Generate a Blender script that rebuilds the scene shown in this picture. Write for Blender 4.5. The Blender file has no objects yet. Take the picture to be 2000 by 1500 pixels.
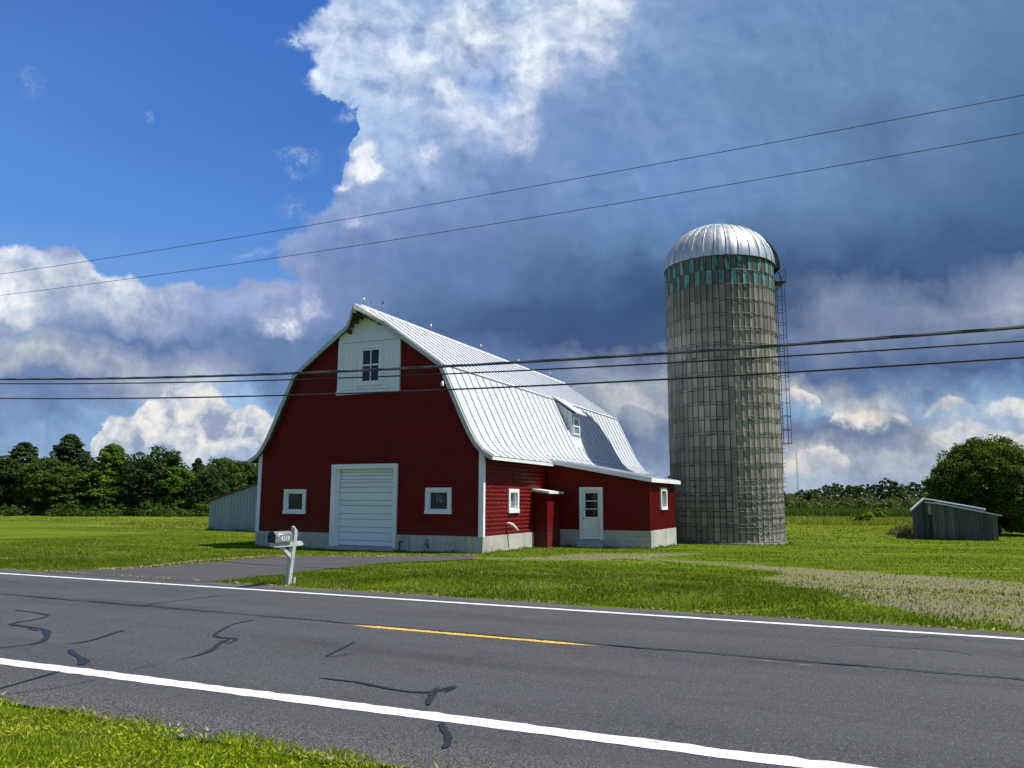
import bpy, math, random
import numpy as np
from mathutils import Matrix, Vector

S = bpy.context.scene
C = S.collection
rnd = random.Random(7)
RNG = np.random.default_rng(11)

# ------------------------------------------------------------------ camera
FPX, PITCH, ROLL, EYE = 1536.6, 0.1459, 0.00458, 1.7
cam_d = bpy.data.cameras.new('camera')
cam = bpy.data.objects.new('camera', cam_d)
C.objects.link(cam)
cam_d.sensor_width = 36.0
cam_d.lens = FPX / 2000.0 * 36.0
cam_d.clip_start = 0.05
cam_d.clip_end = 6000.0
_cp, _sp, _cr, _sr = math.cos(PITCH), math.sin(PITCH), math.cos(ROLL), math.sin(ROLL)
_R = Vector((1, 0, 0)); _U = Vector((0, -_sp, _cp)); _F = Vector((0, _cp, _sp))
R2 = _R * _cr + _U * _sr
U2 = _U * _cr - _R * _sr
cam.matrix_world = Matrix(((R2.x, U2.x, -_F.x, 0), (R2.y, U2.y, -_F.y, 0), (R2.z, U2.z, -_F.z, EYE), (0, 0, 0, 1)))
S.camera = cam
S.render.resolution_x = 1024
S.render.resolution_y = 768

def ray(px, py):
    X = px - 1000.0; Y = py - 750.0
    a = X * _cr + Y * _sr; b = -X * _sr + Y * _cr
    u = -b / FPX; a /= FPX
    return np.array([a, _cp - u * _sp, _sp + u * _cp])

def at(px, py, Y):
    r = ray(px, py)
    return r * (Y / r[1]) + np.array([0, 0, EYE])

# ------------------------------------------------------------------ sun
SUN_AZ, SUN_EL = math.radians(-6.0), math.radians(60.5)      # azimuth counted from +X towards +Y
sun_d = bpy.data.lights.new('sun', 'SUN')
sun_d.energy = 5.0
sun_d.angle = math.radians(0.5)
sun_d.color = (1.0, 0.95, 0.87)
sun = bpy.data.objects.new('sun', sun_d)
C.objects.link(sun)
sv = Vector((math.cos(SUN_AZ) * math.cos(SUN_EL), math.sin(SUN_AZ) * math.cos(SUN_EL), math.sin(SUN_EL)))
sun.rotation_euler = sv.to_track_quat('Z', 'Y').to_euler()
sun.location = (30, 0, 50)

S.view_settings.view_transform = 'Standard'
S.view_settings.look = 'None'
S.view_settings.exposure = 0.45
S.view_settings.gamma = 1.0

# ------------------------------------------------------------------ node helper
def lin(c):
    out = []
    for v in c[:3]:
        v = v / 255.0
        out.append(v / 12.92 if v <= 0.04045 else ((v + 0.055) / 1.055) ** 2.4)
    return (out[0], out[1], out[2], 1.0)

class NT:
    def __init__(s, tree):
        s.t = tree; s.n = tree.nodes; s.l = tree.links
    def put(s, sock, v):
        if isinstance(v, bpy.types.NodeSocket):
            s.l.new(v, sock)
        elif v is not None:
            if hasattr(sock, 'default_value'):
                try:
                    sock.default_value = v
                except Exception:
                    sock.default_value = tuple(v) + (1.0,)
    def math(s, op, a, b=None, c=None, clamp=False):
        n = s.n.new('ShaderNodeMath'); n.operation = op; n.use_clamp = clamp
        s.put(n.inputs[0], a); s.put(n.inputs[1], b); s.put(n.inputs[2], c)
        return n.outputs[0]
    def vmath(s, op, a, b=None, out=0):
        n = s.n.new('ShaderNodeVectorMath'); n.operation = op
        s.put(n.inputs[0], a); s.put(n.inputs[1], b)
        return n.outputs[out]
    def maprange(s, v, a, b, c=0.0, d=1.0, smooth=False):
        n = s.n.new('ShaderNodeMapRange')
        if smooth: n.interpolation_type = 'SMOOTHSTEP'
        s.put(n.inputs['Value'], v); s.put(n.inputs['From Min'], a); s.put(n.inputs['From Max'], b)
        s.put(n.inputs['To Min'], c); s.put(n.inputs['To Max'], d)
        return n.outputs['Result']
    def mix(s, f, a, b, blend='MIX'):
        n = s.n.new('ShaderNodeMix'); n.data_type = 'RGBA'; n.blend_type = blend
        s.put(n.inputs[0], f); s.put(n.inputs[6], a); s.put(n.inputs[7], b)
        return n.outputs[2]
    def noise(s, vec, scale=5, detail=4, rough=0.5, dist=0.0, color=False, dims='3D'):
        n = s.n.new('ShaderNodeTexNoise'); n.noise_dimensions = dims
        s.put(n.inputs['Vector'], vec)
        n.inputs['Scale'].default_value = scale; n.inputs['Detail'].default_value = detail
        n.inputs['Roughness'].default_value = rough; n.inputs['Distortion'].default_value = dist
        return n.outputs['Color' if color else 'Fac']
    def voronoi(s, vec, scale=5, feature='F1', out='Distance', rand=1.0):
        n = s.n.new('ShaderNodeTexVoronoi'); n.feature = feature
        s.put(n.inputs['Vector'], vec); n.inputs['Scale'].default_value = scale
        n.inputs['Randomness'].default_value = rand
        return n.outputs[out]
    def ramp(s, f, stops, interp='LINEAR'):
        n = s.n.new('ShaderNodeValToRGB'); s.put(n.inputs[0], f)
        cr = n.color_ramp; cr.interpolation = interp
        stops = sorted(stops)
        cr.elements[0].position = stops[0][0]; cr.elements[0].color = stops[0][1]
        cr.elements[1].position = stops[-1][0]; cr.elements[1].color = stops[-1][1]
        for p, c in stops[1:-1]:
            e = cr.elements.new(p); e.color = c
        return n.outputs[0]
    def curve(s, v, pts):
        n = s.n.new('ShaderNodeFloatCurve'); s.put(n.inputs['Value'], v)
        c = n.mapping.curves[0]
        pts = sorted(pts)
        c.points[0].location = pts[0]; c.points[1].location = pts[-1]
        for p in pts[1:-1]:
            c.points.new(*p)
        for p in c.points: p.handle_type = 'VECTOR'
        n.mapping.update()
        return n.outputs[0]
    def comb(s, x, y, z=0.0):
        n = s.n.new('ShaderNodeCombineXYZ'); s.put(n.inputs[0], x); s.put(n.inputs[1], y); s.put(n.inputs[2], z)
        return n.outputs[0]
    def sep(s, v):
        n = s.n.new('ShaderNodeSeparateXYZ'); s.put(n.inputs[0], v); return n.outputs
    def mapping(s, v, scale=(1, 1, 1), loc=(0, 0, 0), rot=(0, 0, 0)):
        n = s.n.new('ShaderNodeMapping'); s.put(n.inputs[0], v)
        n.inputs['Location'].default_value = loc; n.inputs['Rotation'].default_value = rot
        n.inputs['Scale'].default_value = scale
        return n.outputs[0]

# ------------------------------------------------------------------ world: sky with clouds laid out by direction
def build_world():
    w = bpy.data.worlds.new('World'); S.world = w; w.use_nodes = True
    w.cycles.sampling_method = 'MANUAL'; w.cycles.sample_map_resolution = 512
    t = NT(w.node_tree); t.n.clear()
    out = t.n.new('ShaderNodeOutputWorld'); bg = t.n.new('ShaderNodeBackground')
    t.l.new(bg.outputs[0], out.inputs[0])
    tc = t.n.new('ShaderNodeTexCoord')
    D = t.sep(tc.outputs['Generated'])
    Yc = t.math('MAXIMUM', D[1], 0.05)
    s0 = t.math('DIVIDE', D[0], Yc); t0 = t.math('DIVIDE', D[2], Yc)
    SW, T0, T1 = 0.95, -0.12, 0.80         # s in [-SW,SW], t in [T0,T1]
    def ST(px, py):
        r = ray(px, py); return r[0] / r[1], r[2] / r[1]
    def nS(s): return (s + SW) / (2 * SW)
    def nT(v): return (v - T0) / (T1 - T0)
    def P(px, py):
        a, b = ST(px, py); return nS(a), nT(b)
    p = t.comb(s0, t0, 0.0)
    # domain warp, several scales
    w1 = t.noise(p, 3.2, 6, 0.60, color=True)
    w1v = t.vmath('SUBTRACT', w1, (0.5, 0.5, 0.5))
    w2 = t.noise(p, 11.0, 8, 0.62, color=True)
    w2v = t.vmath('SUBTRACT', w2, (0.5, 0.5, 0.5))
    def scl(v, k):
        n = t.n.new('ShaderNodeVectorMath'); n.operation = 'SCALE'; t.put(n.inputs[0], v); t.put(n.inputs['Scale'], k); return n.outputs[0]
    soft = t.vmath('ADD', t.vmath('ADD', p, scl(w1v, 0.085)), scl(w2v, 0.13))
    edge = t.vmath('ADD', t.vmath('ADD', p, scl(w1v, 0.020)), scl(w2v, 0.10))
    cr_ = t.vmath('ADD', t.vmath('ADD', p, scl(w2v, 0.045)), scl(t.vmath('SUBTRACT', t.noise(p, 34.0, 5, 0.6, color=True), (0.5, 0.5, 0.5)), 0.018))
    sx = t.sep(soft); ex = t.sep(edge); cx = t.sep(cr_)
    fs = t.maprange(sx[0], -SW, SW); ft = sx[1]
    rows = [
     (0, [(600,190,210,235),(700,170,196,230),(800,146,176,218),(900,190,210,235),(1000,178,202,232),(1100,208,222,240),(1170,222,232,245),(1230,140,168,210),(1400,113,145,195),(1700,108,142,190),(2000,92,128,170)]),
     (80, [(550,170,195,235),(650,200,216,240),(750,188,208,238),(850,196,214,240),(950,222,232,246),(1050,196,214,238),(1150,205,218,238),(1215,140,170,212),(1400,110,145,190),(1700,110,144,188),(2000,88,124,165)]),
     (150, [(600,190,210,240),(700,182,206,236),(800,205,220,242),(880,178,200,230),(940,150,180,222),(985,105,145,212),(1020,200,216,240),(1060,220,230,245),(1110,146,172,214),(1250,110,145,195),(1500,106,142,186),(1800,104,138,184),(2000,88,122,164)]),
     (220, [(720,165,192,228),(820,164,190,226),(890,200,215,240),(960,186,206,234),(1020,205,218,240),(1070,128,158,205),(1300,114,145,196),(1500,104,139,182),(1700,96,128,170),(1750,88,118,158),(1820,102,134,178),(2000,82,118,158)]),
     (300, [(740,150,178,218),(815,176,198,230),(860,146,172,214),(950,140,166,210),(1000,120,150,200),(1300,114,147,200),(1600,103,138,184),(1750,88,118,158),(1830,96,128,170),(2000,78,113,153)]),
     (400, [(620,135,160,210),(720,154,176,218),(800,126,154,204),(1000,110,140,192),(1300,108,143,194),(1600,98,132,178),(1800,84,118,160),(2000,66,101,143)]),
     (480, [(550,142,166,214),(650,122,148,198),(800,112,138,188),(1000,103,131,180),(1250,92,126,172),(1500,82,112,158),(1750,66,101,143),(1900,56,90,131),(2000,56,90,131)]),
     (535, [(0,170,184,212),(100,196,205,222),(250,204,212,228),(350,152,172,212),(560,142,162,206),(650,125,148,196),(800,100,128,178),(1000,88,118,167),(1280,62,92,138),(1560,54,84,124),(1750,52,84,125),(1860,66,94,134),(1950,116,136,168),(2000,140,155,180)]),
     (600, [(0,232,236,243),(60,205,214,228),(120,170,188,216),(250,180,194,218),(350,154,172,208),(450,150,170,210),(560,150,168,206),(640,128,150,196),(800,88,118,165),(1000,60,90,136),(1290,48,78,118),(1540,62,90,128),(1620,132,147,176),(1700,112,132,166),(1800,128,144,172),(1900,134,148,176),(2000,150,162,185)]),
     (655, [(0,150,170,200),(150,120,146,186),(300,92,122,168),(450,96,126,174),(550,108,134,180),(650,92,122,172),(900,70,96,142),(1100,54,80,124),(1290,60,86,126),(1540,106,126,160),(1650,124,139,168),(1800,100,122,158),(2000,104,125,160)]),
     (710, [(0,180,190,204),(200,178,187,204),(300,170,181,202),(430,150,163,192),(520,88,118,164),(650,108,133,178),(1050,95,118,158),(1130,134,148,174),(1290,156,165,184),(1540,84,109,150),(1800,78,104,146),(2000,76,102,145)]),
     (755, [(0,112,137,176),(150,108,133,173),(250,132,150,182),(350,196,200,208),(430,150,180,216),(500,138,174,216),(560,116,148,194),(1100,120,140,170),(1200,166,173,186),(1290,170,176,188),(1540,206,206,208),(1590,168,174,188),(1680,112,138,172),(1800,104,130,166),(2000,128,164,202)]),
     (800, [(0,118,143,184),(120,113,138,177),(200,130,165,206),(520,142,182,222),(1200,152,162,180),(1290,150,160,178),(1540,132,168,204),(1600,150,178,206),(1640,214,212,208),(1720,212,210,206),(1790,150,176,206),(1900,150,180,212),(2000,156,176,204)]),
     (845, [(0,120,150,190),(180,132,166,206),(540,150,180,215),(1180,108,128,160),(1290,124,144,172),(1530,112,132,166),(1600,92,112,148),(1690,104,124,158),(1780,108,128,162),(1840,204,204,206),(1900,198,200,206),(2000,152,167,192)]),
     (895, [(0,135,165,205),(500,152,176,212),(1180,110,130,166),(1290,130,150,178),(1540,204,202,204),(1640,190,192,198),(1700,160,174,192),(1900,172,180,192),(2000,168,178,192)]),
     (950, [(0,160,182,212),(1000,160,180,205),(1550,168,184,204),(2000,168,184,200)]),
    ]
    col = None; prev = None
    for y, stops in rows:
        rp = t.ramp(fs, [(min(max(P(x, y)[0], 0), 1), lin((r, g, b))) for x, r, g, b in stops])
        tv = ST(1000, y)[1]
        if col is None: col = rp
        else: col = t.mix(t.maprange(ft, prev, tv), col, rp)
        prev = tv
    # luminance detail inside the clouds
    d1 = t.noise(t.vmath('ADD', p, scl(w2v, 0.10)), 13.0, 9, 0.62)
    d2 = t.noise(t.vmath('ADD', p, scl(w1v, 0.25)), 5.0, 7, 0.6)
    bw = t.n.new('ShaderNodeRGBToBW'); t.put(bw.inputs[0], col)
    amp = t.maprange(bw.outputs[0], 0.16, 0.62, 0.10, 1.1); amp2 = t.maprange(bw.outputs[0], 0.10, 0.5, 0.24, 0.5)
    det = t.math('ADD', t.math('MULTIPLY', t.math('SUBTRACT', d1, 0.5), amp), t.math('MULTIPLY', t.math('SUBTRACT', d2, 0.5), amp2))
    pw = t.vmath('ADD', p, scl(w2v, 0.06))
    e1 = t.noise(pw, 15.0, 8, 0.60); e2 = t.noise(t.vmath('ADD', pw, (0.010, 0.012, 0.0)), 15.0, 8, 0.60)
    emb = t.math('SUBTRACT', e1, e2)
    det = t.math('ADD', det, t.math('MULTIPLY', emb, t.maprange(bw.outputs[0], 0.16, 0.6, 0.10, 1.7)))
    det = t.math('MAXIMUM', t.math('ADD', det, 1.0), 0.45)
    col = t.mix(0.07, col, lin((125, 140, 158)))
    col = t.mix(1.0, col, t.comb(t.math('POWER', det, 1.45), t.math('POWER', det, 1.12), t.math('POWER', det, 0.72)), 'MULTIPLY')
    # clear blue, upper left
    sky = t.n.new('ShaderNodeTexSky'); sky.sky_type = 'NISHITA'; sky.sun_disc = False
    sky.sun_elevation = SUN_EL; sky.sun_rotation = math.radians(90) - SUN_AZ
    sky.air_density = 1.0; sky.dust_density = 0.6; sky.ozone_density = 2.0
    nish = t.mix(1.0, sky.outputs[0], (0.1, 0.1, 0.1, 1.0), 'MULTIPLY')
    bl = []
    for y, stops in [(0, [(0,70,120,200),(600,58,110,198),(900,58,110,198)]), (250, [(0,82,138,218),(350,70,125,208),(700,60,118,200)]),
                     (430, [(0,92,150,228),(350,84,142,224),(600,78,134,214)]), (560, [(0,115,165,225),(600,98,150,222)])]:
        bl.append((ST(1000, y)[1], t.ramp(t.maprange(s0, -SW, SW), [(min(max(P(x, y)[0], 0), 1), lin((r, g, b))) for x, r, g, b in stops])))
    blue = bl[0][1]
    for i in range(1, 4): blue = t.mix(t.maprange(t0, bl[i-1][0], bl[i][0]), blue, bl[i][1])
    blue = t.mix(0.12, blue, nish)
    # faint wisps in the blue
    def blob(px, py, rx, ry, src):
        a, b = ST(px, py)
        q = t.comb(t.math('DIVIDE', t.math('SUBTRACT', src[0], a), rx / FPX), t.math('DIVIDE', t.math('SUBTRACT', src[1], b), ry / FPX))
        L = t.vmath('LENGTH', q, None, out=1)
        return t.maprange(L, 1.0, 0.0, 0.0, 1.0, smooth=True)
    wn = t.noise(t.vmath('ADD', p, scl(w2v, 0.2)), 30.0, 8, 0.68)
    wn = t.maprange(wn, 0.40, 0.68)
    for (bx, by, rx, ry, k) in [(62,165,42,48,0.38),(578,328,60,34,0.85),(570,405,75,26,0.30),(580,85,60,36,1.5),(500,493,60,16,0.3),(297,232,22,12,0.3),(690,230,50,26,0.9)]:
        m = t.math('MULTIPLY', t.math('MULTIPLY', blob(bx, by, rx, ry, ex), wn), k, clamp=True)
        blue = t.mix(m, blue, lin((205, 220, 245)))
    # edge of the big cloud: x as a function of height, y as a function of x
    xe = [(0,655),(30,640),(50,612),(80,598),(105,610),(130,628),(165,612),(195,620),(208,690),(225,735),(240,722),(265,735),(290,745),(330,738),(360,668),(385,650),(400,620),(415,612),(450,600),(470,548),(490,542),(500,550),(530,560),(560,572),(600,640),(680,900)]
    E1 = t.curve(t.maprange(ex[1], T0, T1), [(0.0, 1.0)] + [(P(x, y)[1], P(x, y)[0]) for y, x in xe] + [(1.0, P(690, -60)[0])])
    d_e = t.math('SUBTRACT', E1, t.maprange(ex[0], -SW, SW))
    m1 = t.maprange(d_e, -0.0035, 0.0075, 0, 1, smooth=True)
    yl = [(-200,470),(0,489),(40,476),(60,487),(80,493),(120,484),(150,492),(165,518),(200,540),(230,545),(255,538),(275,556),(300,560),(380,546),(405,565),(450,560),(490,545),(560,562),(590,562),(660,380),(760,0)]
    E2 = t.curve(t.maprange(cx[0], -SW, SW), [(0.0, P(-200, 470)[1])] + [P(x, y) for x, y in yl if P(x, y)[0] > 0.01] + [(1.0, 1.0)])
    d_f = t.math('SUBTRACT', t.maprange(cx[1], T0, T1), E2)
    m2 = t.maprange(d_f, -0.003, 0.007, 0, 1, smooth=True)
    mb = t.math('MULTIPLY', m1, m2)
    # bright rim just inside the edges
    rim = t.math('MULTIPLY', t.maprange(d_f, -0.07, -0.004, 0, 1), t.maprange(t.noise(p, 20, 6, 0.6), 0.46, 0.66))
    rim = t.math('MULTIPLY', rim, t.maprange(s0, ST(420, 520)[0], ST(250, 520)[0], 0.0, 0.9))
    col = t.mix(rim, col, lin((238, 242, 248)))
    col = t.mix(mb, col, blue)
    # crisp sunlit cumulus: low left, and the small puffs
    cl = [(120,930),(150,905),(178,880),(182,845),(188,822),(210,800),(252,804),(288,775),(324,762),(345,750),(360,756),(396,748),(425,764),(443,786),(454,800),(479,787),(500,783),(522,789),(540,810),(560,880),(590,920)]
    E3 = t.curve(t.maprange(cx[0], -SW, SW), [(0.0, 0.0)] + [P(x, y) for x, y in cl] + [(1.0, 0.0)])
    d_c = t.math('SUBTRACT', E3, t.maprange(cx[1], T0, T1))
    m3 = t.maprange(d_c, -0.001, 0.008, 0, 1, smooth=True)
    m3 = t.math('MULTIPLY', m3, t.maprange(sx[1], ST(400, 897)[1], ST(400, 862)[1], 0.12, 1.0))
    v1 = t.voronoi(t.vmath('ADD', p, scl(w2v, 0.06)), 26.0, 'SMOOTH_F1')
    lum = t.math('ADD', t.math('ADD', t.math('MULTIPLY', v1, -0.75), t.math('MULTIPLY', d1, 0.8)), t.math('MULTIPLY', emb, 3.0))
    cc = t.ramp(t.math('ADD', lum, 0.26), [(0.0, lin((150, 164, 192))), (0.35, lin((205, 210, 218))), (0.65, lin((236, 234, 230))), (1.0, lin((248, 246, 242)))])
    col = t.mix(m3, col, cc)
    def bank(pts, y0, y1, k, colr):
        nonlocal col
        lo_ = [(x, 1010) for x in (pts[0][0] - 14, pts[-1][0] + 14)]
        E = t.curve(t.maprange(cx[0], -SW, SW), [(0.0, 0.0), P(*lo_[0])] + [P(x, y) for x, y in pts] + ([P(*lo_[1]), (1.0, 0.0)] if P(*lo_[1])[0] < 0.99 else [(1.0, P(*pts[-1])[1])]))
        m = t.maprange(t.math('SUBTRACT', E, t.maprange(cx[1], T0, T1)), -0.001, 0.007, 0, 1, smooth=True)
        xm = (pts[0][0] + pts[-1][0]) / 2
        m = t.math('MULTIPLY', m, t.maprange(sx[1], ST(xm, y1)[1], ST(xm, y0)[1], 0.0, k, smooth=True))
        col = t.mix(m, col, colr)
    d1 = t.math('ADD', d1, t.math('MULTIPLY', emb, 1.6))
    warm = t.ramp(d1, [(0.30, lin((188, 190, 196))), (0.5, lin((222, 218, 212))), (0.7, lin((244, 240, 232)))])
    grey = t.ramp(d1, [(0.30, lin((92, 112, 148))), (0.7, lin((132, 148, 176)))])
    pale = t.ramp(d1, [(0.30, lin((150, 160, 178))), (0.7, lin((196, 198, 202)))])
    bank([(1095,775),(1110,752),(1150,742),(1200,748),(1250,738),(1300,745)], 770, 850, 0.85, pale)
    bank([(1195,840),(1205,800),(1222,788),(1240,786),(1262,795),(1300,812),(1330,830)], 870, 930, 0.55, grey)
    bank([(1528,775),(1540,752),(1565,750),(1585,757),(1600,772)], 768, 790, 0.9, warm)
    bank([(1795,800),(1820,778),(1850,766),(1880,776),(1925,790),(1960,772),(1985,770),(2010,780),(2100,800)], 785, 812, 0.75, warm)
    bank([(1535,850),(1545,825),(1600,812),(1660,818),(1720,826),(1790,842),(1860,868)], 862, 905, 0.5, grey)
    bank([(1604,826),(1622,806),(1640,810),(1668,803),(1700,800),(1730,812),(1762,810),(1790,824)], 812, 842, 1.0, warm)
    bank([(1800,870),(1815,845),(1840,832),(1865,818),(1905,812),(1950,830),(2000,836),(2060,850)], 850, 885, 0.75, warm)
    bank([(1535,905),(1560,884),(1600,876),(1640,884),(1670,895)], 888, 915, 0.7, warm)
    white = t.ramp(d1, [(0.35, lin((205, 218, 240))), (0.6, lin((244, 247, 252)))])
    for (bx, by, rx, ry, k) in [(712,325,52,58,2.4),(665,362,34,16,1.0),(700,437,34,24,0.35),(610,600,40,26,0.5),(552,628,66,30,0.95),(880,175,60,26,0.7),(835,285,26,34,0.8),(1012,280,42,60,0.5),(1890,838,75,26,0.6)]:
        m = t.math('MULTIPLY', t.math('MULTIPLY', blob(bx, by, rx, ry, ex), t.maprange(wn, 0.0, 0.6, 0.25, 1.0)), k, clamp=True)
        col = t.mix(m, col, white)
    # everything behind and above the viewer: clear blue with broken cloud
    bn = t.noise(tc.outputs['Generated'], 3.0, 6, 0.55)
    hi = t.mix(t.maprange(bn, 0.60, 0.80), t.mix(1.0, nish, (0.85, 1.0, 1.15, 1.0), 'MULTIPLY'), (0.34, 0.42, 0.52, 1.0))
    back = t.maprange(t.math('DIVIDE', D[1], t.math('MAXIMUM', t.math('ABSOLUTE', D[2]), 0.0001)), 1.05, 1.35)   # 1 = towards the pictured sky
    front = t.math('MULTIPLY', t.maprange(D[1], 0.45, 0.62), back)
    col = t.mix(front, hi, col)
    t.l.new(col, bg.inputs[0]); bg.inputs[1].default_value = 0.745
build_world()

# ------------------------------------------------------------------ materials
MATS = {}
def newmat(name, rough=0.7, spec=0.3, metal=0.0):
    m = bpy.data.materials.new(name); m.use_nodes = True
    t = NT(m.node_tree)
    b = next(n for n in t.n if n.type == 'BSDF_PRINCIPLED')
    b.inputs['Roughness'].default_value = rough
    b.inputs['Specular IOR Level'].default_value = spec
    b.inputs['Metallic'].default_value = metal
    MATS[name] = m
    return m, t, b
def objco(t):
    n = t.n.new('ShaderNodeTexCoord'); return n.outputs['Object']
def geo(t, k='Random Per Island'):
    n = t.n.new('ShaderNodeNewGeometry'); return n.outputs[k]
def attr(t, name, out='Fac'):
    n = t.n.new('ShaderNodeAttribute'); n.attribute_name = name; return n.outputs[out]
def bump(t, b, h, strength=0.3, dist=0.02):
    n = t.n.new('ShaderNodeBump'); t.put(n.inputs['Height'], h)
    n.inputs['Strength'].default_value = strength; n.inputs['Distance'].default_value = dist
    t.l.new(n.outputs[0], b.inputs['Normal'])
def V4(r, g, b): return (r, g, b, 1.0)

def simple(name, c, c2=None, scale=4.0, rough=0.6, spec=0.3, metal=0.0, bs=0.0, bscale=40, stretch=(1, 1, 1), lo=0.35, hi=0.65):
    m, t, b = newmat(name, rough, spec, metal)
    o = t.mapping(objco(t), scale=stretch)
    if c2:
        f = t.maprange(t.noise(o, scale, 6, 0.62), lo, hi)
        t.l.new(t.mix(f, V4(*c), V4(*c2)), b.inputs['Base Color'])
    else:
        b.inputs['Base Color'].default_value = V4(*c)
    if bs: bump(t, b, t.noise(o, bscale, 4, 0.6), bs, 0.01)
    return m

# red pressed-metal siding: rows of rock-faced blocks
m, t, b = newmat('red_siding', 0.5, 0.12)
o = objco(t)
n1 = t.noise(o, 1.3, 6, 0.6); n2 = t.noise(t.mapping(o, scale=(6, 6, 0.7)), 3.0, 5, 0.6)
c = t.mix(t.maprange(n1, 0.3, 0.7), V4(0.105, 0.0026, 0.0030), V4(0.160, 0.0060, 0.0052))
c = t.mix(t.math('MULTIPLY', t.maprange(n2, 0.52, 0.70), 0.65), c, V4(0.065, 0.006, 0.006))
c = t.mix(t.math('MULTIPLY', t.maprange(t.math('ADD', t.sep(o)[2], t.math('MULTIPLY', n1, 0.5)), 1.15, 0.6), 0.35), c, V4(0.10, 0.05, 0.035))
t.l.new(c, b.inputs['Base Color'])
br = t.n.new('ShaderNodeTexBrick')
sp = t.sep(o)
t.put(br.inputs['Vector'], t.comb(t.math('ADD', sp[0], sp[1]), sp[2], 0.0))
br.inputs['Scale'].default_value = 1.0; br.inputs['Mortar Size'].default_value = 0.018; br.inputs['Mortar Smooth'].default_value = 0.9
br.inputs['Brick Width'].default_value = 0.23; br.inputs['Row Height'].default_value = 0.155; br.inputs['Bias'].default_value = 0
hh = t.math('SUBTRACT', t.math('MULTIPLY', t.noise(o, 9, 3, 0.5), 0.8), br.outputs['Fac'])
bump(t, b, hh, 0.55, 0.02)

m, t, b = newmat('red_relief', 0.5, 0.2)
o = objco(t)
n1 = t.noise(o, 1.3, 6, 0.6)
c = t.mix(t.maprange(n1, 0.3, 0.7), V4(0.105, 0.0026, 0.0030), V4(0.160, 0.0060, 0.0052))
c = t.mix(t.maprange(t.noise(o, 35, 4, 0.6), 0.58, 0.72, 0, 0.35), c, V4(0.24, 0.03, 0.022))
t.l.new(c, b.inputs['Base Color'])
bump(t, b, t.noise(o, 40, 4, 0.6), 0.2, 0.01)

m, t, b = newmat('red_ribbed', 0.5, 0.12)
o = objco(t)
n1 = t.noise(t.mapping(o, scale=(3, 3, 0.5)), 1.3, 6, 0.6)
t.l.new(t.mix(t.maprange(n1, 0.3, 0.7), V4(0.095, 0.0035, 0.0035), V4(0.135, 0.006, 0.005)), b.inputs['Base Color'])

simple('white_paint', (0.70, 0.73, 0.74), (0.80, 0.82, 0.82), 3.0, 0.55, 0.3, bs=0.15, bscale=30, stretch=(2, 2, 0.6))
simple('white_boards', (0.66, 0.71, 0.73), (0.78, 0.82, 0.83), 2.2, 0.6, 0.3, stretch=(8, 8, 0.5))
# weathered lower edge of the boards
m, t, b = newmat('door_paint', 0.45, 0.35)
o = objco(t)
f = t.maprange(t.noise(t.mapping(o, scale=(0.6, 1, 3)), 1.8, 5, 0.6), 0.35, 0.7)
t.l.new(t.mix(f, V4(0.72, 0.77, 0.83), V4(0.80, 0.84, 0.86)), b.inputs['Base Color'])

m, t, b = newmat('concrete', 0.9, 0.2)
o = objco(t)
n1 = t.noise(o, 1.6, 8, 0.65); n2 = t.noise(t.mapping(o, scale=(5, 5, 0.6)), 1.6, 6, 0.6); n3 = t.noise(o, 18, 5, 0.7)
c = t.mix(t.maprange(n1, 0.3, 0.7), V4(0.34, 0.33, 0.30), V4(0.52, 0.505, 0.46))
c = t.mix(t.maprange(n2, 0.55, 0.72, 0, 0.7), c, V4(0.17, 0.165, 0.15))
c = t.mix(t.maprange(n3, 0.62, 0.75, 0, 0.6), c, V4(0.14, 0.13, 0.11))
t.l.new(c, b.inputs['Base Color']); bump(t, b, t.math('ADD', n1, n3), 0.4, 0.02)

m, t, b = newmat('block_wall', 0.9, 0.2)
o = objco(t); sp = t.sep(o)
br = t.n.new('ShaderNodeTexBrick'); t.put(br.inputs['Vector'], t.comb(sp[0], t.math('ADD', sp[2], 0.06), 0.0))
br.inputs['Scale'].default_value = 1.0; br.inputs['Mortar Size'].default_value = 0.008
br.inputs['Brick Width'].default_value = 0.4; br.inputs['Row Height'].default_value = 0.2
n1 = t.noise(o, 2, 8, 0.65)
c = t.mix(t.maprange(n1, 0.3, 0.7), V4(0.34, 0.335, 0.305), V4(0.48, 0.47, 0.43))
c = t.mix(t.math('MULTIPLY', br.outputs['Fac'], 0.55), c, V4(0.16, 0.155, 0.14))
t.l.new(c, b.inputs['Base Color']); bump(t, b, t.math('SUBTRACT', n1, br.outputs['Fac']), 0.3, 0.01)

m, t, b = newmat('roof_metal', 0.42, 0.4, 0.0)
o = objco(t)
n1 = t.noise(t.mapping(o, scale=(0.8, 2.0, 0.8)), 2.6, 7, 0.65); n2 = t.noise(t.mapping(o, scale=(1.2, 8, 1.2)), 6, 6, 0.7)
c = t.mix(t.maprange(n1, 0.3, 0.7), V4(0.44, 0.46, 0.50), V4(0.60, 0.62, 0.66))
c = t.mix(t.maprange(n2, 0.58, 0.70, 0, 0.55), c, V4(0.36, 0.36, 0.375))
c = t.mix(t.maprange(t.noise(t.mapping(o, scale=(0.35, 6, 0.35)), 3, 5, 0.6), 0.62, 0.74, 0, 0.5), c, V4(0.33, 0.30, 0.27))
t.l.new(c, b.inputs['Base Color'])
t.l.new(t.maprange(n2, 0.3, 0.7, 0.36, 0.55), b.inputs['Roughness'])
bump(t, b, t.noise(t.mapping(o, scale=(1, 4, 1)), 3.2, 4, 0.6), 0.35, 0.02)
simple('seam_metal', (0.38, 0.40, 0.44), (0.50, 0.52, 0.56), 5, 0.5, 0.4, 0.2)
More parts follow.
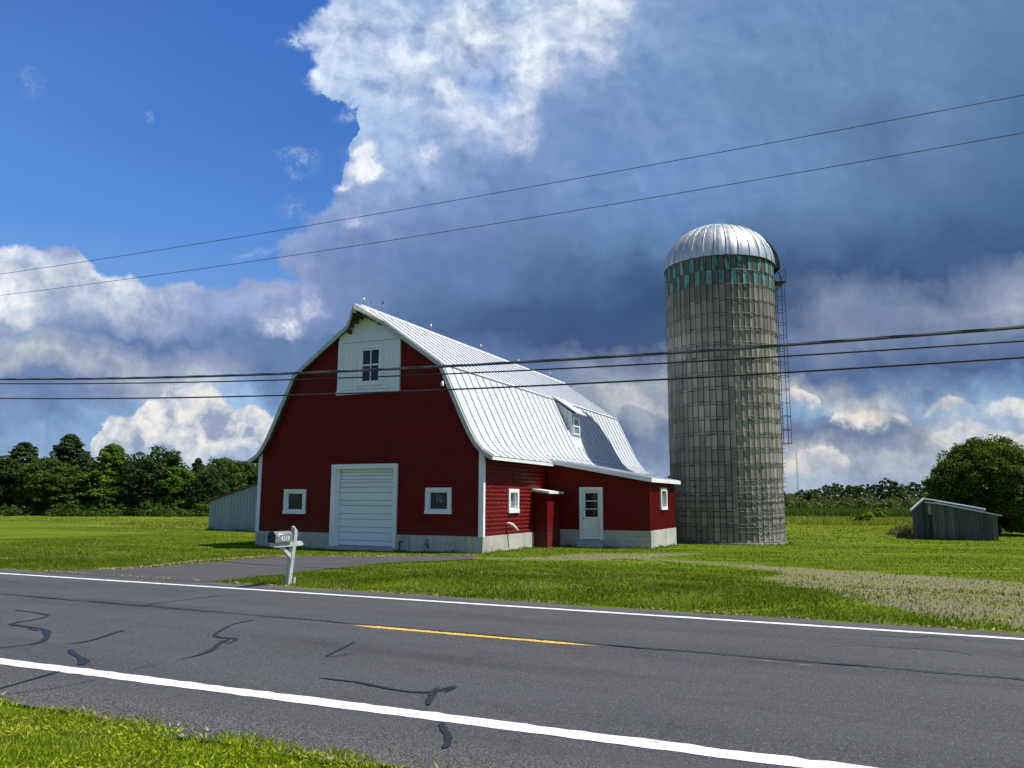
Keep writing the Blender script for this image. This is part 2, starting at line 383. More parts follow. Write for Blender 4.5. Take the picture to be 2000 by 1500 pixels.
simple('soffit_wood', (0.055, 0.05, 0.045), (0.09, 0.08, 0.07), 3, 0.9)
simple('fascia', (0.36, 0.38, 0.36), (0.52, 0.54, 0.50), 3, 0.7, stretch=(3, 3, 3))
simple('white_fascia', (0.66, 0.69, 0.68), (0.78, 0.80, 0.78), 2, 0.55)
simple('galvanised', (0.42, 0.46, 0.49), (0.54, 0.57, 0.60), 2, 0.5, 0.4, 0.35, stretch=(6, 6, 0.5))
simple('dark_iron', (0.035, 0.037, 0.042), (0.07, 0.06, 0.05), 9, 0.6, 0.4)
simple('rod_metal', (0.30, 0.31, 0.32), None, rough=0.5, metal=0.4)
simple('milk_glass', (0.80, 0.82, 0.82), None, rough=0.15, spec=0.5)
simple('cable', (0.016, 0.017, 0.02), (0.03, 0.03, 0.034), 3, 0.5, 0.4)
simple('cable_grey', (0.05, 0.052, 0.06), (0.09, 0.09, 0.10), 3, 0.5, 0.4)
m, t, b = newmat('pane_glass', 0.06, 0.28)
b.inputs['Base Color'].default_value = V4(0.012, 0.016, 0.022)
bump(t, b, t.noise(objco(t), 2.2, 2, 0.5), 0.05, 0.02)
m, t, b = newmat('pane_curtained', 0.1, 0.5)
t.l.new(t.mix(t.maprange(t.noise(t.mapping(objco(t), scale=(14, 14, 0.4)), 2, 4, 0.6), 0.4, 0.6), V4(0.10, 0.11, 0.125), V4(0.20, 0.21, 0.23)), b.inputs['Base Color'])

# silo staves
def stave(name, c1, c2, dirt, green=False):
    m, t, b = newmat(name, 0.88, 0.22)
    o = objco(t); g = geo(t)
    sp = t.sep(o)
    n1 = t.noise(o, 0.55, 6, 0.6); n2 = t.noise(t.mapping(o, scale=(5, 5, 0.55)), 1.5, 7, 0.66); n3 = t.noise(o, 9, 5, 0.65)
    c = t.mix(g, V4(*c1), V4(*c2))
    c = t.mix(t.maprange(n1, 0.35, 0.68, 0, 0.55), c, V4(*dirt))
    c = t.mix(t.maprange(n2, 0.55, 0.72, 0, 0.75), c, V4(*[v * 0.6 for v in dirt]))
    c = t.mix(t.maprange(n3, 0.6, 0.75, 0, 0.4), c, V4(0.30, 0.29, 0.26))
    if green:
        c = t.mix(t.maprange(t.noise(t.mapping(o, scale=(4, 4, 0.8)), 2.4, 6, 0.7), 0.50, 0.60, 0, 0.92), c, V4(0.02, 0.022, 0.02))
    # soot-dark streaks that run down below the top rings
    st = t.noise(t.mapping(o, scale=(2.6, 2.6, 0.22)), 1.4, 5, 0.6)
    k = t.math('MULTIPLY', t.maprange(sp[2], 8.6, 12.0), t.maprange(st, 0.42, 0.66, 0.25, 0.9))
    k = t.math('MULTIPLY', k, 0.75)
    if not green: c = t.mix(k, c, V4(0.035, 0.034, 0.031))
    t.l.new(c, b.inputs['Base Color']); bump(t, b, t.math('ADD', n3, n2), 0.35, 0.015)
stave('stave_concrete', (0.205, 0.19, 0.16), (0.40, 0.37, 0.315), (0.15, 0.138, 0.115))
stave('stave_green', (0.09, 0.26, 0.235), (0.16, 0.38, 0.34), (0.07, 0.19, 0.17), True)
simple('stave_dark', (0.07, 0.068, 0.06), (0.12, 0.11, 0.10), 4, 0.9, stretch=(3, 3, 0.5))
simple('hoop_steel', (0.05, 0.045, 0.04), (0.20, 0.185, 0.17), 3, 0.55, 0.4, 0.2)
m, t, b = newmat('dome_metal', 0.36, 0.5, 0.55)
o = objco(t)
n1 = t.noise(t.mapping(o, scale=(2.5, 2.5, 0.6)), 1.6, 6, 0.6)
t.l.new(t.mix(t.maprange(n1, 0.35, 0.65), V4(0.40, 0.42, 0.43), V4(0.60, 0.61, 0.62)), b.inputs['Base Color'])
t.l.new(t.maprange(n1, 0.3, 0.7, 0.30, 0.48), b.inputs['Roughness'])
simple('chute_green', (0.03, 0.045, 0.04), (0.06, 0.07, 0.06), 5, 0.7)

# weathered boards
def boards(name, c1, c2, c3, w=0.14):
    m, t, b = newmat(name, 0.9, 0.15)
    o = objco(t); g = geo(t)
    n = t.noise(t.mapping(o, scale=(14, 14, 0.8)), 1.5, 6, 0.65)
    c = t.mix(g, V4(*c1), V4(*c2)); c = t.mix(t.maprange(n, 0.45, 0.68, 0, 0.85), c, V4(*c3))
    t.l.new(c, b.inputs['Base Color']); bump(t, b, n, 0.5, 0.01)
boards('grey_boards', (0.075, 0.085, 0.08), (0.15, 0.165, 0.16), (0.035, 0.038, 0.036))
simple('rusty_roof', (0.06, 0.045, 0.04), (0.11, 0.085, 0.075), 3, 0.8)
simple('tin_roof', (0.62, 0.64, 0.68), (0.74, 0.76, 0.79), 3, 0.45, 0.4, 0.3)
simple('blue_tin', (0.20, 0.27, 0.31), (0.27, 0.34, 0.38), 0.8, 0.5, 0.35, 0.1, stretch=(3, 3, 0.4))

# asphalt
def asphalt(name, base, light, speck, strip=False):
    m, t, b = newmat(name, 0.82, 0.28)
    o = objco(t)
    n1 = t.noise(t.mapping(o, scale=(0.25, 1.0, 1)), 0.9, 5, 0.6)
    vc = t.voronoi(o, 190, out='Color'); vs = t.sep(vc)[0]
    vb = t.sep(t.voronoi(o, 100, out='Color'))[1]
    nf = t.noise(o, 210, 3, 0.7)
    c = t.mix(t.maprange(n1, 0.3, 0.7), V4(*base), V4(*light))
    c = t.mix(t.maprange(vs, 0.62, 1.0, 0, speck), c, V4(0.30, 0.30, 0.31))
    c = t.mix(t.maprange(vb, 0.86, 1.0, 0, speck), c, V4(0.34, 0.34, 0.33))
    c = t.mix(t.maprange(nf, 0.50, 0.75, 0, 0.65), c, V4(0.018, 0.018, 0.021))
    if strip:
        sp = t.sep(o)
        # coarse, worn shoulder outside the near line
        wob = t.math('ADD', sp[1], t.math('MULTIPLY', t.noise(o, 1.3, 5, 0.6), 0.5))
        k = t.maprange(wob, 5.75, 5.15)
        coarse = t.mix(t.maprange(t.sep(t.voronoi(o, 110, out='Color'))[2], 0.35, 1.0), V4(0.024, 0.024, 0.023), V4(0.21, 0.21, 0.20))
        c = t.mix(t.math('MULTIPLY', k, 0.75), c, coarse)
        k2 = t.math('MULTIPLY', t.maprange(wob, 12.15, 12.5), 0.6)
        c = t.mix(k2, c, V4(0.11, 0.105, 0.10))
        st_ = t.noise(t.mapping(o, scale=(0.12, 0.8, 1)), 1.1, 6, 0.65)
        c = t.mix(t.maprange(st_, 0.54, 0.68, 0, 0.45), c, V4(0.028, 0.028, 0.030))
        vv = t.vmath('ADD', o, t.noise(o, 2.5, 5, 0.65, color=True))
        ck = t.voronoi(vv, 1.3, 'DISTANCE_TO_EDGE')
        km = t.math('MULTIPLY', t.maprange(ck, 0.010, 0.003), t.maprange(t.noise(o, 0.45, 4, 0.6), 0.50, 0.58))
        c = t.mix(t.math('MULTIPLY', km, 0.75), c, V4(0.010, 0.010, 0.012))
        # wheel paths polished slightly paler
        for y0 in (6.6, 8.3, 9.9, 11.3):
            q = t.math('ABSOLUTE', t.math('SUBTRACT', sp[1], y0))
            c = t.mix(t.maprange(q, 0.5, 0.0, 0, 0.16, smooth=True), c, V4(0.10, 0.10, 0.115))
    t.l.new(c, b.inputs['Base Color'])
    bump(t, b, t.math('ADD', vs, t.math('MULTIPLY', nf, 1.5)), 0.75, 0.006)
asphalt('road_asphalt', (0.031, 0.0325, 0.037), (0.057, 0.059, 0.065), 0.38, True)
asphalt('drive_asphalt', (0.040, 0.039, 0.041), (0.064, 0.062, 0.063), 0.3)
m, t, b = newmat('sealant', 0.55, 0.35)
b.inputs['Base Color'].default_value = V4(0.012, 0.013, 0.019)
def paint(name, c1, c2):
    m, t, b = newmat(name, 0.65, 0.3)
    o = objco(t)
    n = t.noise(o, 30, 6, 0.72); nl = t.noise(t.mapping(o, scale=(0.5, 3, 1)), 6, 6, 0.7)
    c = t.mix(t.maprange(n, 0.35, 0.65), V4(*c1), V4(*c2))
    c = t.mix(t.maprange(t.noise(o, 70, 4, 0.7), 0.56, 0.68, 0, 0.6), c, V4(0.16, 0.16, 0.165))
    c = t.mix(t.maprange(nl, 0.58, 0.70, 0, 0.8), c, V4(0.12, 0.12, 0.125))
    c = t.mix(t.maprange(t.noise(o, 2.0, 5, 0.7), 0.5, 0.75, 0, 0.3), c, V4(0.3, 0.3, 0.3))
    t.l.new(c, b.inputs['Base Color']); bump(t, b, n, 0.5, 0.004)
paint('white_line', (0.56, 0.57, 0.58), (0.78, 0.79, 0.80))
paint('yellow_line', (0.62, 0.36, 0.03), (0.74, 0.45, 0.05))

# turf and gravel ground
m, t, b = newmat('turf', 0.95, 0.0)
o = objco(t)
nb = t.noise(t.mapping(o, scale=(0.35, 1.1, 1)), 0.35, 6, 0.6); nm = t.noise(t.mapping(o, scale=(0.22, 1.6, 1)), 0.9, 5, 0.6)
nf = t.noise(o, 22, 5, 0.7); ng = t.noise(o, 2.2, 6, 0.65)
c = t.mix(t.maprange(nb, 0.32, 0.68), V4(0.060, 0.104, 0.007), V4(0.118, 0.170, 0.012))
c = t.mix(t.maprange(nm, 0.46, 0.60, 0, 0.75), c, V4(0.175, 0.205, 0.022))
ns = t.noise(t.mapping(o, rot=(0, 0, math.radians(24.8)), scale=(0.05, 1.5, 1)), 1.0, 4, 0.55)
c = t.mix(t.maprange(ns, 0.45, 0.58, 0, 0.55), c, V4(0.055, 0.095, 0.006))
c = t.mix(t.maprange(t.noise(o, 60, 3, 0.6), 0.50, 0.72, 0, 0.6), c, V4(0.17, 0.20, 0.035))
c = t.mix(t.maprange(ng, 0.60, 0.74, 0, 0.55), c, V4(0.15, 0.17, 0.04))
c = t.mix(t.maprange(nf, 0.48, 0.70, 0, 0.55), c, V4(0.030, 0.065, 0.008))
c = t.mix(t.maprange(t.noise(t.mapping(o, scale=(0.5, 1.2, 1)), 0.55, 7, 0.72), 0.50, 0.66, 0, 0.7), c, V4(0.048, 0.085, 0.006))
c = t.mix(t.maprange(t.noise(t.mapping(o, loc=(7, 3, 0), scale=(0.3, 1.0, 1)), 0.35, 6, 0.7), 0.54, 0.68, 0, 0.6), c, V4(0.19, 0.19, 0.055))
far = attr(t, 'meadow')
c = t.mix(t.math('MULTIPLY', far, 0.5), c, t.mix(t.maprange(nm, 0.4, 0.6), V4(0.215, 0.245, 0.030), V4(0.155, 0.195, 0.022)))
gm = t.math('ADD', attr(t, 'gravel'), t.math('MULTIPLY', t.math('SUBTRACT', t.noise(o, 2.2, 7, 0.7), 0.5), 1.15))
gv = t.sep(t.voronoi(o, 34, out='Color'))
gc = t.mix(gv[0], V4(0.085, 0.073, 0.060), V4(0.26, 0.235, 0.20))
gc = t.mix(t.maprange(t.noise(t.mapping(o, scale=(0.6, 1.6, 1)), 2.2, 7, 0.75), 0.42, 0.58, 0, 0.9), gc, V4(0.150, 0.160, 0.035))
c = t.mix(t.maprange(gm, 0.40, 0.62), c, gc)
dm = t.math('ADD', attr(t, 'dry'), t.math('MULTIPLY', t.math('SUBTRACT', t.noise(o, 6.0, 6, 0.7), 0.5), 1.4))
c = t.mix(t.maprange(dm, 0.5, 0.75, 0, 0.85), c, V4(0.17, 0.135, 0.075))
t.l.new(c, b.inputs['Base Color'])
bump(t, b, t.math('ADD', nf, t.math('MULTIPLY', gv[1], 0.5)), 0.8, 0.03)

def leafmat(name, c1, c2, c3, trans=0.3, sward=False):
    m = bpy.data.materials.new(name); m.use_nodes = True; MATS[name] = m
    t = NT(m.node_tree); t.n.clear()
    out = t.n.new('ShaderNodeOutputMaterial')
    g = geo(t); o = objco(t)
    c = t.mix(g, V4(*c1), V4(*c2))
    c = t.mix(t.maprange(t.noise(o, 0.9, 3, 0.5), 0.45, 0.65, 0, 0.7), c, V4(*c3))
    if sward:      # mower swaths and patchy growth
        q = t.mapping(o, rot=(0, 0, math.radians(24.8)), scale=(0.07, 1.1, 1))
        c = t.mix(t.maprange(t.noise(q, 1.0, 3, 0.5), 0.46, 0.56, 0, 0.5), c, t.mix(1.0, c, V4(0.5, 0.56, 0.5), 'MULTIPLY'))
        c = t.mix(t.maprange(t.noise(o, 0.35, 5, 0.6), 0.52, 0.64, 0, 0.55), c, V4(0.24, 0.245, 0.05))
        c = t.mix(t.maprange(t.noise(o, 5.0, 4, 0.65), 0.56, 0.70, 0, 0.5), c, V4(0.035, 0.06, 0.004))
    d = t.n.new('ShaderNodeBsdfDiffuse'); tr = t.n.new('ShaderNodeBsdfTranslucent'); mx = t.n.new('ShaderNodeMixShader')
    gl = t.n.new('ShaderNodeBsdfGlossy'); gl.inputs['Roughness'].default_value = 0.5; gl.inputs[0].default_value = (1, 1, 1, 1)
    t.l.new(c, d.inputs[0]); t.l.new(t.mix(0.5, c, V4(0.24, 0.29, 0.01)), tr.inputs[0])
    mx.inputs[0].default_value = trans
    t.l.new(d.outputs[0], mx.inputs[1]); t.l.new(tr.outputs[0], mx.inputs[2])
    m2 = t.n.new('ShaderNodeMixShader'); m2.inputs[0].default_value = 0.006
    t.l.new(mx.outputs[0], m2.inputs[1]); t.l.new(gl.outputs[0], m2.inputs[2])
    t.l.new(m2.outputs[0], out.inputs[0])
leafmat('grass_blade', (0.074, 0.128, 0.006), (0.18, 0.245, 0.013), (0.23, 0.26, 0.038), 0.3, True)
leafmat('verge_blade', (0.16, 0.235, 0.006), (0.44, 0.52, 0.020), (0.42, 0.42, 0.06), 0.4, True)
leafmat('meadow_blade', (0.17, 0.21, 0.02), (0.29, 0.33, 0.04), (0.30, 0.27, 0.07), 0.35)
leafmat('leaf_mid', (0.024, 0.050, 0.010), (0.075, 0.115, 0.018), (0.050, 0.085, 0.013), 0.2)
leafmat('leaf_bright', (0.050, 0.105, 0.010), (0.120, 0.190, 0.018), (0.085, 0.145, 0.012), 0.3)
leafmat('leaf_maple', (0.022, 0.048, 0.006), (0.095, 0.140, 0.014), (0.055, 0.090, 0.008), 0.2)
leafmat('leaf_dark', (0.014, 0.032, 0.012), (0.048, 0.078, 0.020), (0.030, 0.055, 0.015), 0.12)
leafmat('leaf_blue', (0.022, 0.050, 0.022), (0.055, 0.095, 0.035), (0.040, 0.072, 0.022), 0.15)
leafmat('leaf_lime', (0.14, 0.22, 0.015), (0.25, 0.33, 0.03), (0.20, 0.28, 0.02), 0.35)
leafmat('leaf_olive', (0.060, 0.085, 0.025), (0.115, 0.135, 0.045), (0.10, 0.10, 0.045), 0.2)
leafmat('reed_blade', (0.040, 0.095, 0.018), (0.085, 0.155, 0.030), (0.075, 0.15, 0.022), 0.25)
leafmat('dry_twig', (0.14, 0.12, 0.06), (0.24, 0.21, 0.11), (0.13, 0.14, 0.05), 0.2)
leafmat('straw', (0.24, 0.19, 0.10), (0.42, 0.34, 0.20), (0.30, 0.27, 0.12), 0.1)
simple('bark', (0.045, 0.038, 0.03), (0.09, 0.078, 0.062), 6, 0.95, 0.1, bs=0.5, bscale=12, stretch=(3, 3, 0.6))

# ------------------------------------------------------------------ mesh helper
class MB:
    def __init__(s): s.v = []; s.f = []; s.m = []
    def add(s, vs, fs, mi=0):
        k = len(s.v); s.v += [tuple(map(float, q)) for q in vs]
        for f in fs: s.f.append(tuple(i + k for i in f)); s.m.append(mi)
    def box(s, a, b, mi=0):
        x0, y0, z0 = a; x1, y1, z1 = b
        s.add([(x0,y0,z0),(x1,y0,z0),(x1,y1,z0),(x0,y1,z0),(x0,y0,z1),(x1,y0,z1),(x1,y1,z1),(x0,y1,z1)],
              [(0,3,2,1),(4,5,6,7),(0,1,5,4),(1,2,6,5),(2,3,7,6),(3,0,4,7)], mi)
    def prism(s, poly, axis, a, b, mi=0):
        # poly in the two other axes, swept along axis from a to b
        n = len(poly)
        def P(p, q):
            if axis == 1: return (p[0], q, p[1])
            if axis == 0: return (q, p[0], p[1])
            return (p[0], p[1], q)
        s.add([P(p, a) for p in poly] + [P(p, b) for p in poly],
              [tuple(range(n)), tuple(range(2 * n - 1, n - 1, -1))] + [(i, i + n, (i + 1) % n + n, (i + 1) % n) for i in range(n)], mi)
    def tube(s, pts, r, seg=8, mi=0, cap=True):
        pts = [Vector(p) for p in pts]; n = len(pts)
        rs = r if isinstance(r, (list, tuple)) else [r] * n
        k = len(s.v); up = None
        for i, p in enumerate(pts):
            d = (pts[min(i + 1, n - 1)] - pts[max(i - 1, 0)]).normalized()
            if up is None: up = d.orthogonal().normalized()
            up = (up - d * up.dot(d)).normalized(); sd = d.cross(up)
            for j in range(seg):
                a = 2 * math.pi * j / seg
                q = p + (up * math.cos(a) + sd * math.sin(a)) * rs[i]; s.v.append(tuple(q))
        for i in range(n - 1):
            for j in range(seg):
                s.f.append((k + i*seg + j, k + i*seg + (j+1) % seg, k + (i+1)*seg + (j+1) % seg, k + (i+1)*seg + j)); s.m.append(mi)
        if cap:
            s.f.append(tuple(k + j for j in range(seg))[::-1]); s.m.append(mi)
            s.f.append(tuple(k + (n-1)*seg + j for j in range(seg))); s.m.append(mi)
    def build(s, name, mats, parent=None, smooth=False):
        me = bpy.data.meshes.new(name); me.from_pydata(s.v, [], s.f)
        if not isinstance(mats, (list, tuple)): mats = [mats]
        for q in mats: me.materials.append(MATS[q])
        me.polygons.foreach_set('material_index', s.m)
        if smooth: me.polygons.foreach_set('use_smooth', [True] * len(s.f))
        me.update()
        o = bpy.data.objects.new(name, me); C.objects.link(o)
        if parent: o.parent = parent
        return o

def quads(name, V, mat, parent=None, n=4, mats=None, idx=None):
    # V: (k, n, 3) separate faces
    k = V.shape[0]
    me = bpy.data.meshes.new(name)
    me.vertices.add(k * n); me.vertices.foreach_set('co', V.reshape(-1).astype(np.float32))
    me.loops.add(k * n); me.loops.foreach_set('vertex_index', np.arange(k * n, dtype=np.int32))
    me.polygons.add(k); me.polygons.foreach_set('loop_start', np.arange(0, k * n, n, dtype=np.int32))
    for q in (mats or [mat]): me.materials.append(MATS[q])
    if idx is not None: me.polygons.foreach_set('material_index', idx.astype(np.int32))
    me.update(calc_edges=True)
    o = bpy.data.objects.new(name, me); C.objects.link(o)
    if parent: o.parent = parent
    return o

def tag(o, label=None, cat=None, group=None, kind=None):
    if label: o['label'] = label
    if cat: o['category'] = cat
    if group: o['group'] = group
    if kind: o['kind'] = kind
    return o
def empty(name, loc, rz=0.0):
    o = bpy.data.objects.new(name, None); C.objects.link(o)
    o.location = loc; o.rotation_euler = (0, 0, rz); o.empty_display_size = 0.3
    return o

# ------------------------------------------------------------------ ground
RD = math.radians(-24.77)                       # direction of the road
dv = np.array([math.cos(RD), math.sin(RD)]); nv = np.array([-math.sin(RD), math.cos(RD)])
def sw(x, y): return x * dv[0] + y * dv[1], x * nv[0] + y * nv[1]
def xy(s, w): return s * dv[0] + w * nv[0], s * dv[1] + w * nv[1]
def sstep(a, b, v):
    q = np.clip((v - a) / (b - a), 0, 1); return q * q * (3 - 2 * q)
def terrain(s, w):
    s = np.asarray(s, float); w = np.asarray(w, float)
    z = np.interp(w, [-40, 3, 4.4, 12.4, 24, 32, 42, 55, 100, 200, 900], [0.06, 0.05, 0.014, 0.0, -0.1, -0.12, -0.42, -0.44, -0.45, -0.6, -2.0])
    isl = sstep(12.6, 14.2, w) * (1 - sstep(15.5, 19.0, w)) * sstep(-10.8, -8.0, s) * (1 - sstep(1.0, 6.5, s))
    z = z + 0.16 * isl
    lawn = sstep(12.7, 15.0, w) * (1 - sstep(18, 24, w)) * (1 - sstep(-16.5, -14.5, s))
    z = z + 0.05 * lawn
    z = z + 0.03 * np.sin(s * 0.31 + 1.0) * np.sin(w * 0.23) * sstep(14, 24, w)
    return z
def G(px, py):
    r = ray(px, py); z = 0.0
    for _ in range(6):
        t_ = (z - EYE) / r[2]; x, y = r[0] * t_, r[1] * t_
        z = float(terrain(*sw(x, y)))
    return x, y, z
def Gsw(px, py):
    x, y, z = G(px, py); return sw(x, y)

def seg_dist(s, w, pts):
    # distance to a polyline and interpolated half width: pts = [(s,w,halfwidth)]
    best = np.full(s.shape, -9.0)
    for (a, b_, ha), (c_, d_, hb) in zip(pts[:-1], pts[1:]):
        vx, vy = c_ - a, d_ - b_; L = vx * vx + vy * vy + 1e-9
        q = np.clip(((s - a) * vx + (w - b_) * vy) / L, 0, 1)
        dist = np.hypot(s - a - q * vx, w - b_ - q * vy); h = ha + (hb - ha) * q
        best = np.maximum(best, (h - dist) / 0.45)
    return best

def _trk(up, lo):
    out = []
    for (ax, ay), (bx, by) in zip(up, lo):
        p1 = Gsw(ax, ay); p2 = Gsw(bx, by)
        out.append(((p1[0] + p2[0]) / 2, (p1[1] + p2[1]) / 2, math.hypot(p1[0] - p2[0], p1[1] - p2[1]) / 2))
    return out
TRACK = _trk([(905,1087),(1000,1088),(1100,1085),(1200,1080),(1345,1079)], [(905,1093),(1000,1095),(1100,1096),(1200,1093),(1345,1084)])
TRACK2 = _trk([(1180,1084),(1330,1092),(1480,1103),(1560,1108),(1640,1113),(1780,1123),(1900,1136),(2010,1150),(2300,1186)],
              [(1180,1090),(1330,1099),(1480,1112),(1560,1120),(1640,1132),(1780,1156),(1880,1182),(1975,1213),(2110,1232)])
# driveway outline (paved): far side then near side
_far = [(200,1113),(300,1108),(345,1102),(400,1096),(480,1090),(560,1087),(700,1087),(830,1086),(925,1087)]
_near = [(925,1093),(800,1098),(700,1103),(600,1109),(520,1117),(450,1130),(436,1136),(470,1146)]
def poly_in(s, w, poly):
    ins = np.zeros(s.shape, bool); j = len(poly) - 1
    for i in range(len(poly)):
        (xi, yi), (xj, yj) = poly[i], poly[j]
        c_ = ((yi > w) != (yj > w)) & (s < (xj - xi) * (w - yi) / (yj - yi + 1e-12) + xi)
        ins ^= c_; j = i
    return ins
DRIVE = [Gsw(*p) for p in _far] + [Gsw(*p) for p in _near]
DRIVE = [(Gsw(170, 1114)[0] - 0.6, 12.0)] + DRIVE + [(DRIVE[-1][0] + 0.3, 12.0)]

def axis(lo, hi, fine_lo, fine_hi, step, grow=1.18):
    a = list(np.arange(fine_lo, fine_hi + 1e-6, step)); q = step
    while a[-1] < hi: q *= grow; a.append(a[-1] + q)
    q = step; b_ = [a[0]]
    while b_[-1] > lo: q *= grow; b_.append(b_[-1] - q)
    return np.array(b_[:0:-1] + a)
def build_ground():
    sa = axis(-900, 900, -20, 16, 0.16); wa = axis(-60, 900, 11.8, 30, 0.14)
    Sg, Wg = np.meshgrid(sa, wa)
    Z = terrain(Sg, Wg)
    X, Y = xy(Sg, Wg)
    # the lawn lies a little below the road sheet, ground noise near the edge
    inroad = (Wg > 4.45) & (Wg < 12.35)
    Z = np.where(inroad, Z - 0.05, Z)
    nr, nc = Sg.shape
    me = bpy.data.meshes.new('ground')
    co = np.stack([X, Y, Z], -1).reshape(-1, 3).astype(np.float32)
    i = np.arange((nr - 1) * (nc - 1)); r, c_ = i // (nc - 1), i % (nc - 1); a = r * nc + c_
    F = np.stack([a, a + 1, a + nc + 1, a + nc], -1).astype(np.int32)
    me.vertices.add(len(co)); me.vertices.foreach_set('co', co.reshape(-1))
    me.loops.add(F.size); me.loops.foreach_set('vertex_index', F.reshape(-1))
    me.polygons.add(len(F)); me.polygons.foreach_set('loop_start', np.arange(0, F.size, 4, dtype=np.int32))
    me.polygons.foreach_set('use_smooth', [True] * len(F))
    me.update(calc_edges=True)
    g = np.maximum(seg_dist(Sg, Wg, TRACK), seg_dist(Sg, Wg, TRACK2))
    g = np.clip(0.40 + g * 0.42, 0, 1.15)
    g = g * np.interp(Sg, [Gsw(1400, 1100)[0], Gsw(1720, 1135)[0]], [0.56, 1.0]) * np.where(Wg > 13, 1, 1)
    dry = np.exp(-((Wg - 12.75) / 0.22) ** 2) * 0.55 + np.exp(-((Wg - 4.2) / 0.12) ** 2) * 0.35
    f_ = [Gsw(*p) for p in _far]
    for (a0, b0), (a1, b1) in zip(f_[:-1], f_[1:]):
        dd = -seg_dist(Sg, Wg, [(a0, b0, 0.0), (a1, b1, 0.0)]) * 0.45
        dry = np.maximum(dry, 0.6 * np.exp(-(dd / 0.22) ** 2))
    mead = sstep(46, 62, Wg) * np.interp(Sg, [-20, 10], [1.0, 0.35])
    for nm, arr in (('gravel', g), ('dry', dry), ('meadow', mead)):
        at_ = me.attributes.new(nm, 'FLOAT', 'POINT'); at_.data.foreach_set('value', arr.reshape(-1).astype(np.float32))
    me.materials.append(MATS['turf'])
    o = bpy.data.objects.new('ground', me); C.objects.link(o); tag(o, kind='structure')
build_ground()

# road: built in its own frame, x along the road, y across
road = MB()
NSEG = 400
xs = np.concatenate([np.linspace(-700, -40, 30), np.linspace(-38, 38, 260), np.linspace(40, 700, 30)])
e_n = 4.46 + 0.05 * np.sin(xs * 1.7) + 0.04 * np.sin(xs * 4.3 + 1) + RNG.normal(0, 0.018, len(xs))
e_f = 12.40 + 0.05 * np.sin(xs * 0.9 + 2) + 0.04 * np.sin(xs * 3.3) + RNG.normal(0, 0.015, len(xs))
e_f = e_f + 0.55 * sstep(0.5, 3.0, xs) * (1 - sstep(3.0, 9.0, xs)) * 0 
rv = []; rf = []
for i, x in enumerate(xs):
    rv += [(x, e_n[i], -0.045), (x, e_n[i], 0.008), (x, e_f[i], 0.008), (x, e_f[i], -0.045)]
for i in range(len(xs) - 1):
    a = 4 * i
    for j in range(3): rf.append((a + j, a + 4 + j, a + 5 + j, a + 1 + j))
rf = [f[::-1] for f in rf]
road.add(rv, rf)
road_o = road.build('road', 'road_asphalt'); road_o.rotation_euler = (0, 0, RD); tag(road_o, kind='structure')
def strip(pts, hw, z=0.012):
    m = MB(); n = len(pts); vs = []
    for i, p in enumerate(pts):
        a = pts[max(i - 1, 0)]; b_ = pts[min(i + 1, n - 1)]
        d = np.array([b_[0] - a[0], b_[1] - a[1]]); d = d / (np.hypot(*d) + 1e-9); nn = np.array([-d[1], d[0]])
        h = hw[i] if isinstance(hw, (list, np.ndarray)) else hw
        vs += [(p[0] + nn[0] * h, p[1] + nn[1] * h, z), (p[0] - nn[0] * h, p[1] - nn[1] * h, z)]
    m.add(vs, [(2*i, 2*i+1, 2*i+3, 2*i+2) for i in range(n - 1)])
    return m
lx = np.concatenate([np.linspace(-500, -30, 12), np.linspace(-28, 28, 500), np.linspace(30, 500, 12)])
def line(w0, half, mat, name, x0=None, x1=None, z=0.012, slope=0.0, jag=0.006):
    xx = lx if x0 is None else np.linspace(x0, x1, 160)
    a = w0 + slope * xx + half + RNG.normal(0, jag * 1.6, len(xx)); b_ = w0 + slope * xx - half + RNG.normal(0, jag, len(xx))
    if x0 is not None:
        k = np.minimum(1, np.minimum((xx - x0) / 0.35, (x1 - xx) / 0.5)); a = w0 + (a - w0) * k; b_ = w0 + (b_ - w0) * k
    m = MB(); vs = []
    for i in range(len(xx)): vs += [(xx[i], a[i], z), (xx[i], b_[i], z)]
    m.add(vs, [(2*i, 2*i+1, 2*i+3, 2*i+2) for i in range(len(xx) - 1)])
    o = m.build(name, mat, road_o); return o
n_a = Gsw(0, 1291); n_b = Gsw(840, 1402.5); n_c = Gsw(1500, 1482)
f_a = Gsw(0, 1120.5); f_c = Gsw(2000, 1250)
sl = (n_c[1] - n_a[1]) / (n_c[0] - n_a[0])
tag(line(n_a[1] - sl * n_a[0], 0.098, 'white_line', 'edge_line', slope=sl), 'broad worn white line along the near edge of the road')
sl2 = (f_c[1] - f_a[1]) / (f_c[0] - f_a[0])
tag(line(f_a[1] - sl2 * f_a[0], 0.062, 'white_line', 'edge_line', slope=sl2, jag=0.004), 'thin white line along the far edge of the road')
ya = Gsw(688, 1222); yb = Gsw(1166, 1261.5)
line((ya[1] + yb[1]) / 2 - 0.01, 0.055, 'yellow_line', 'centre_dash', ya[0], yb[0], jag=0.008)
# worn scraps of the old centre marking
for (a, b_) in ((1480, 1500), (1552, 1570)):
    p, q = Gsw(a, 1289 if a < 1500 else 1297), Gsw(b_, 1291 if a < 1500 else 1299)
    line(p[1] - 0.02, 0.02, 'yellow_line', 'centre_dash', p[0], q[0] + 0.12)
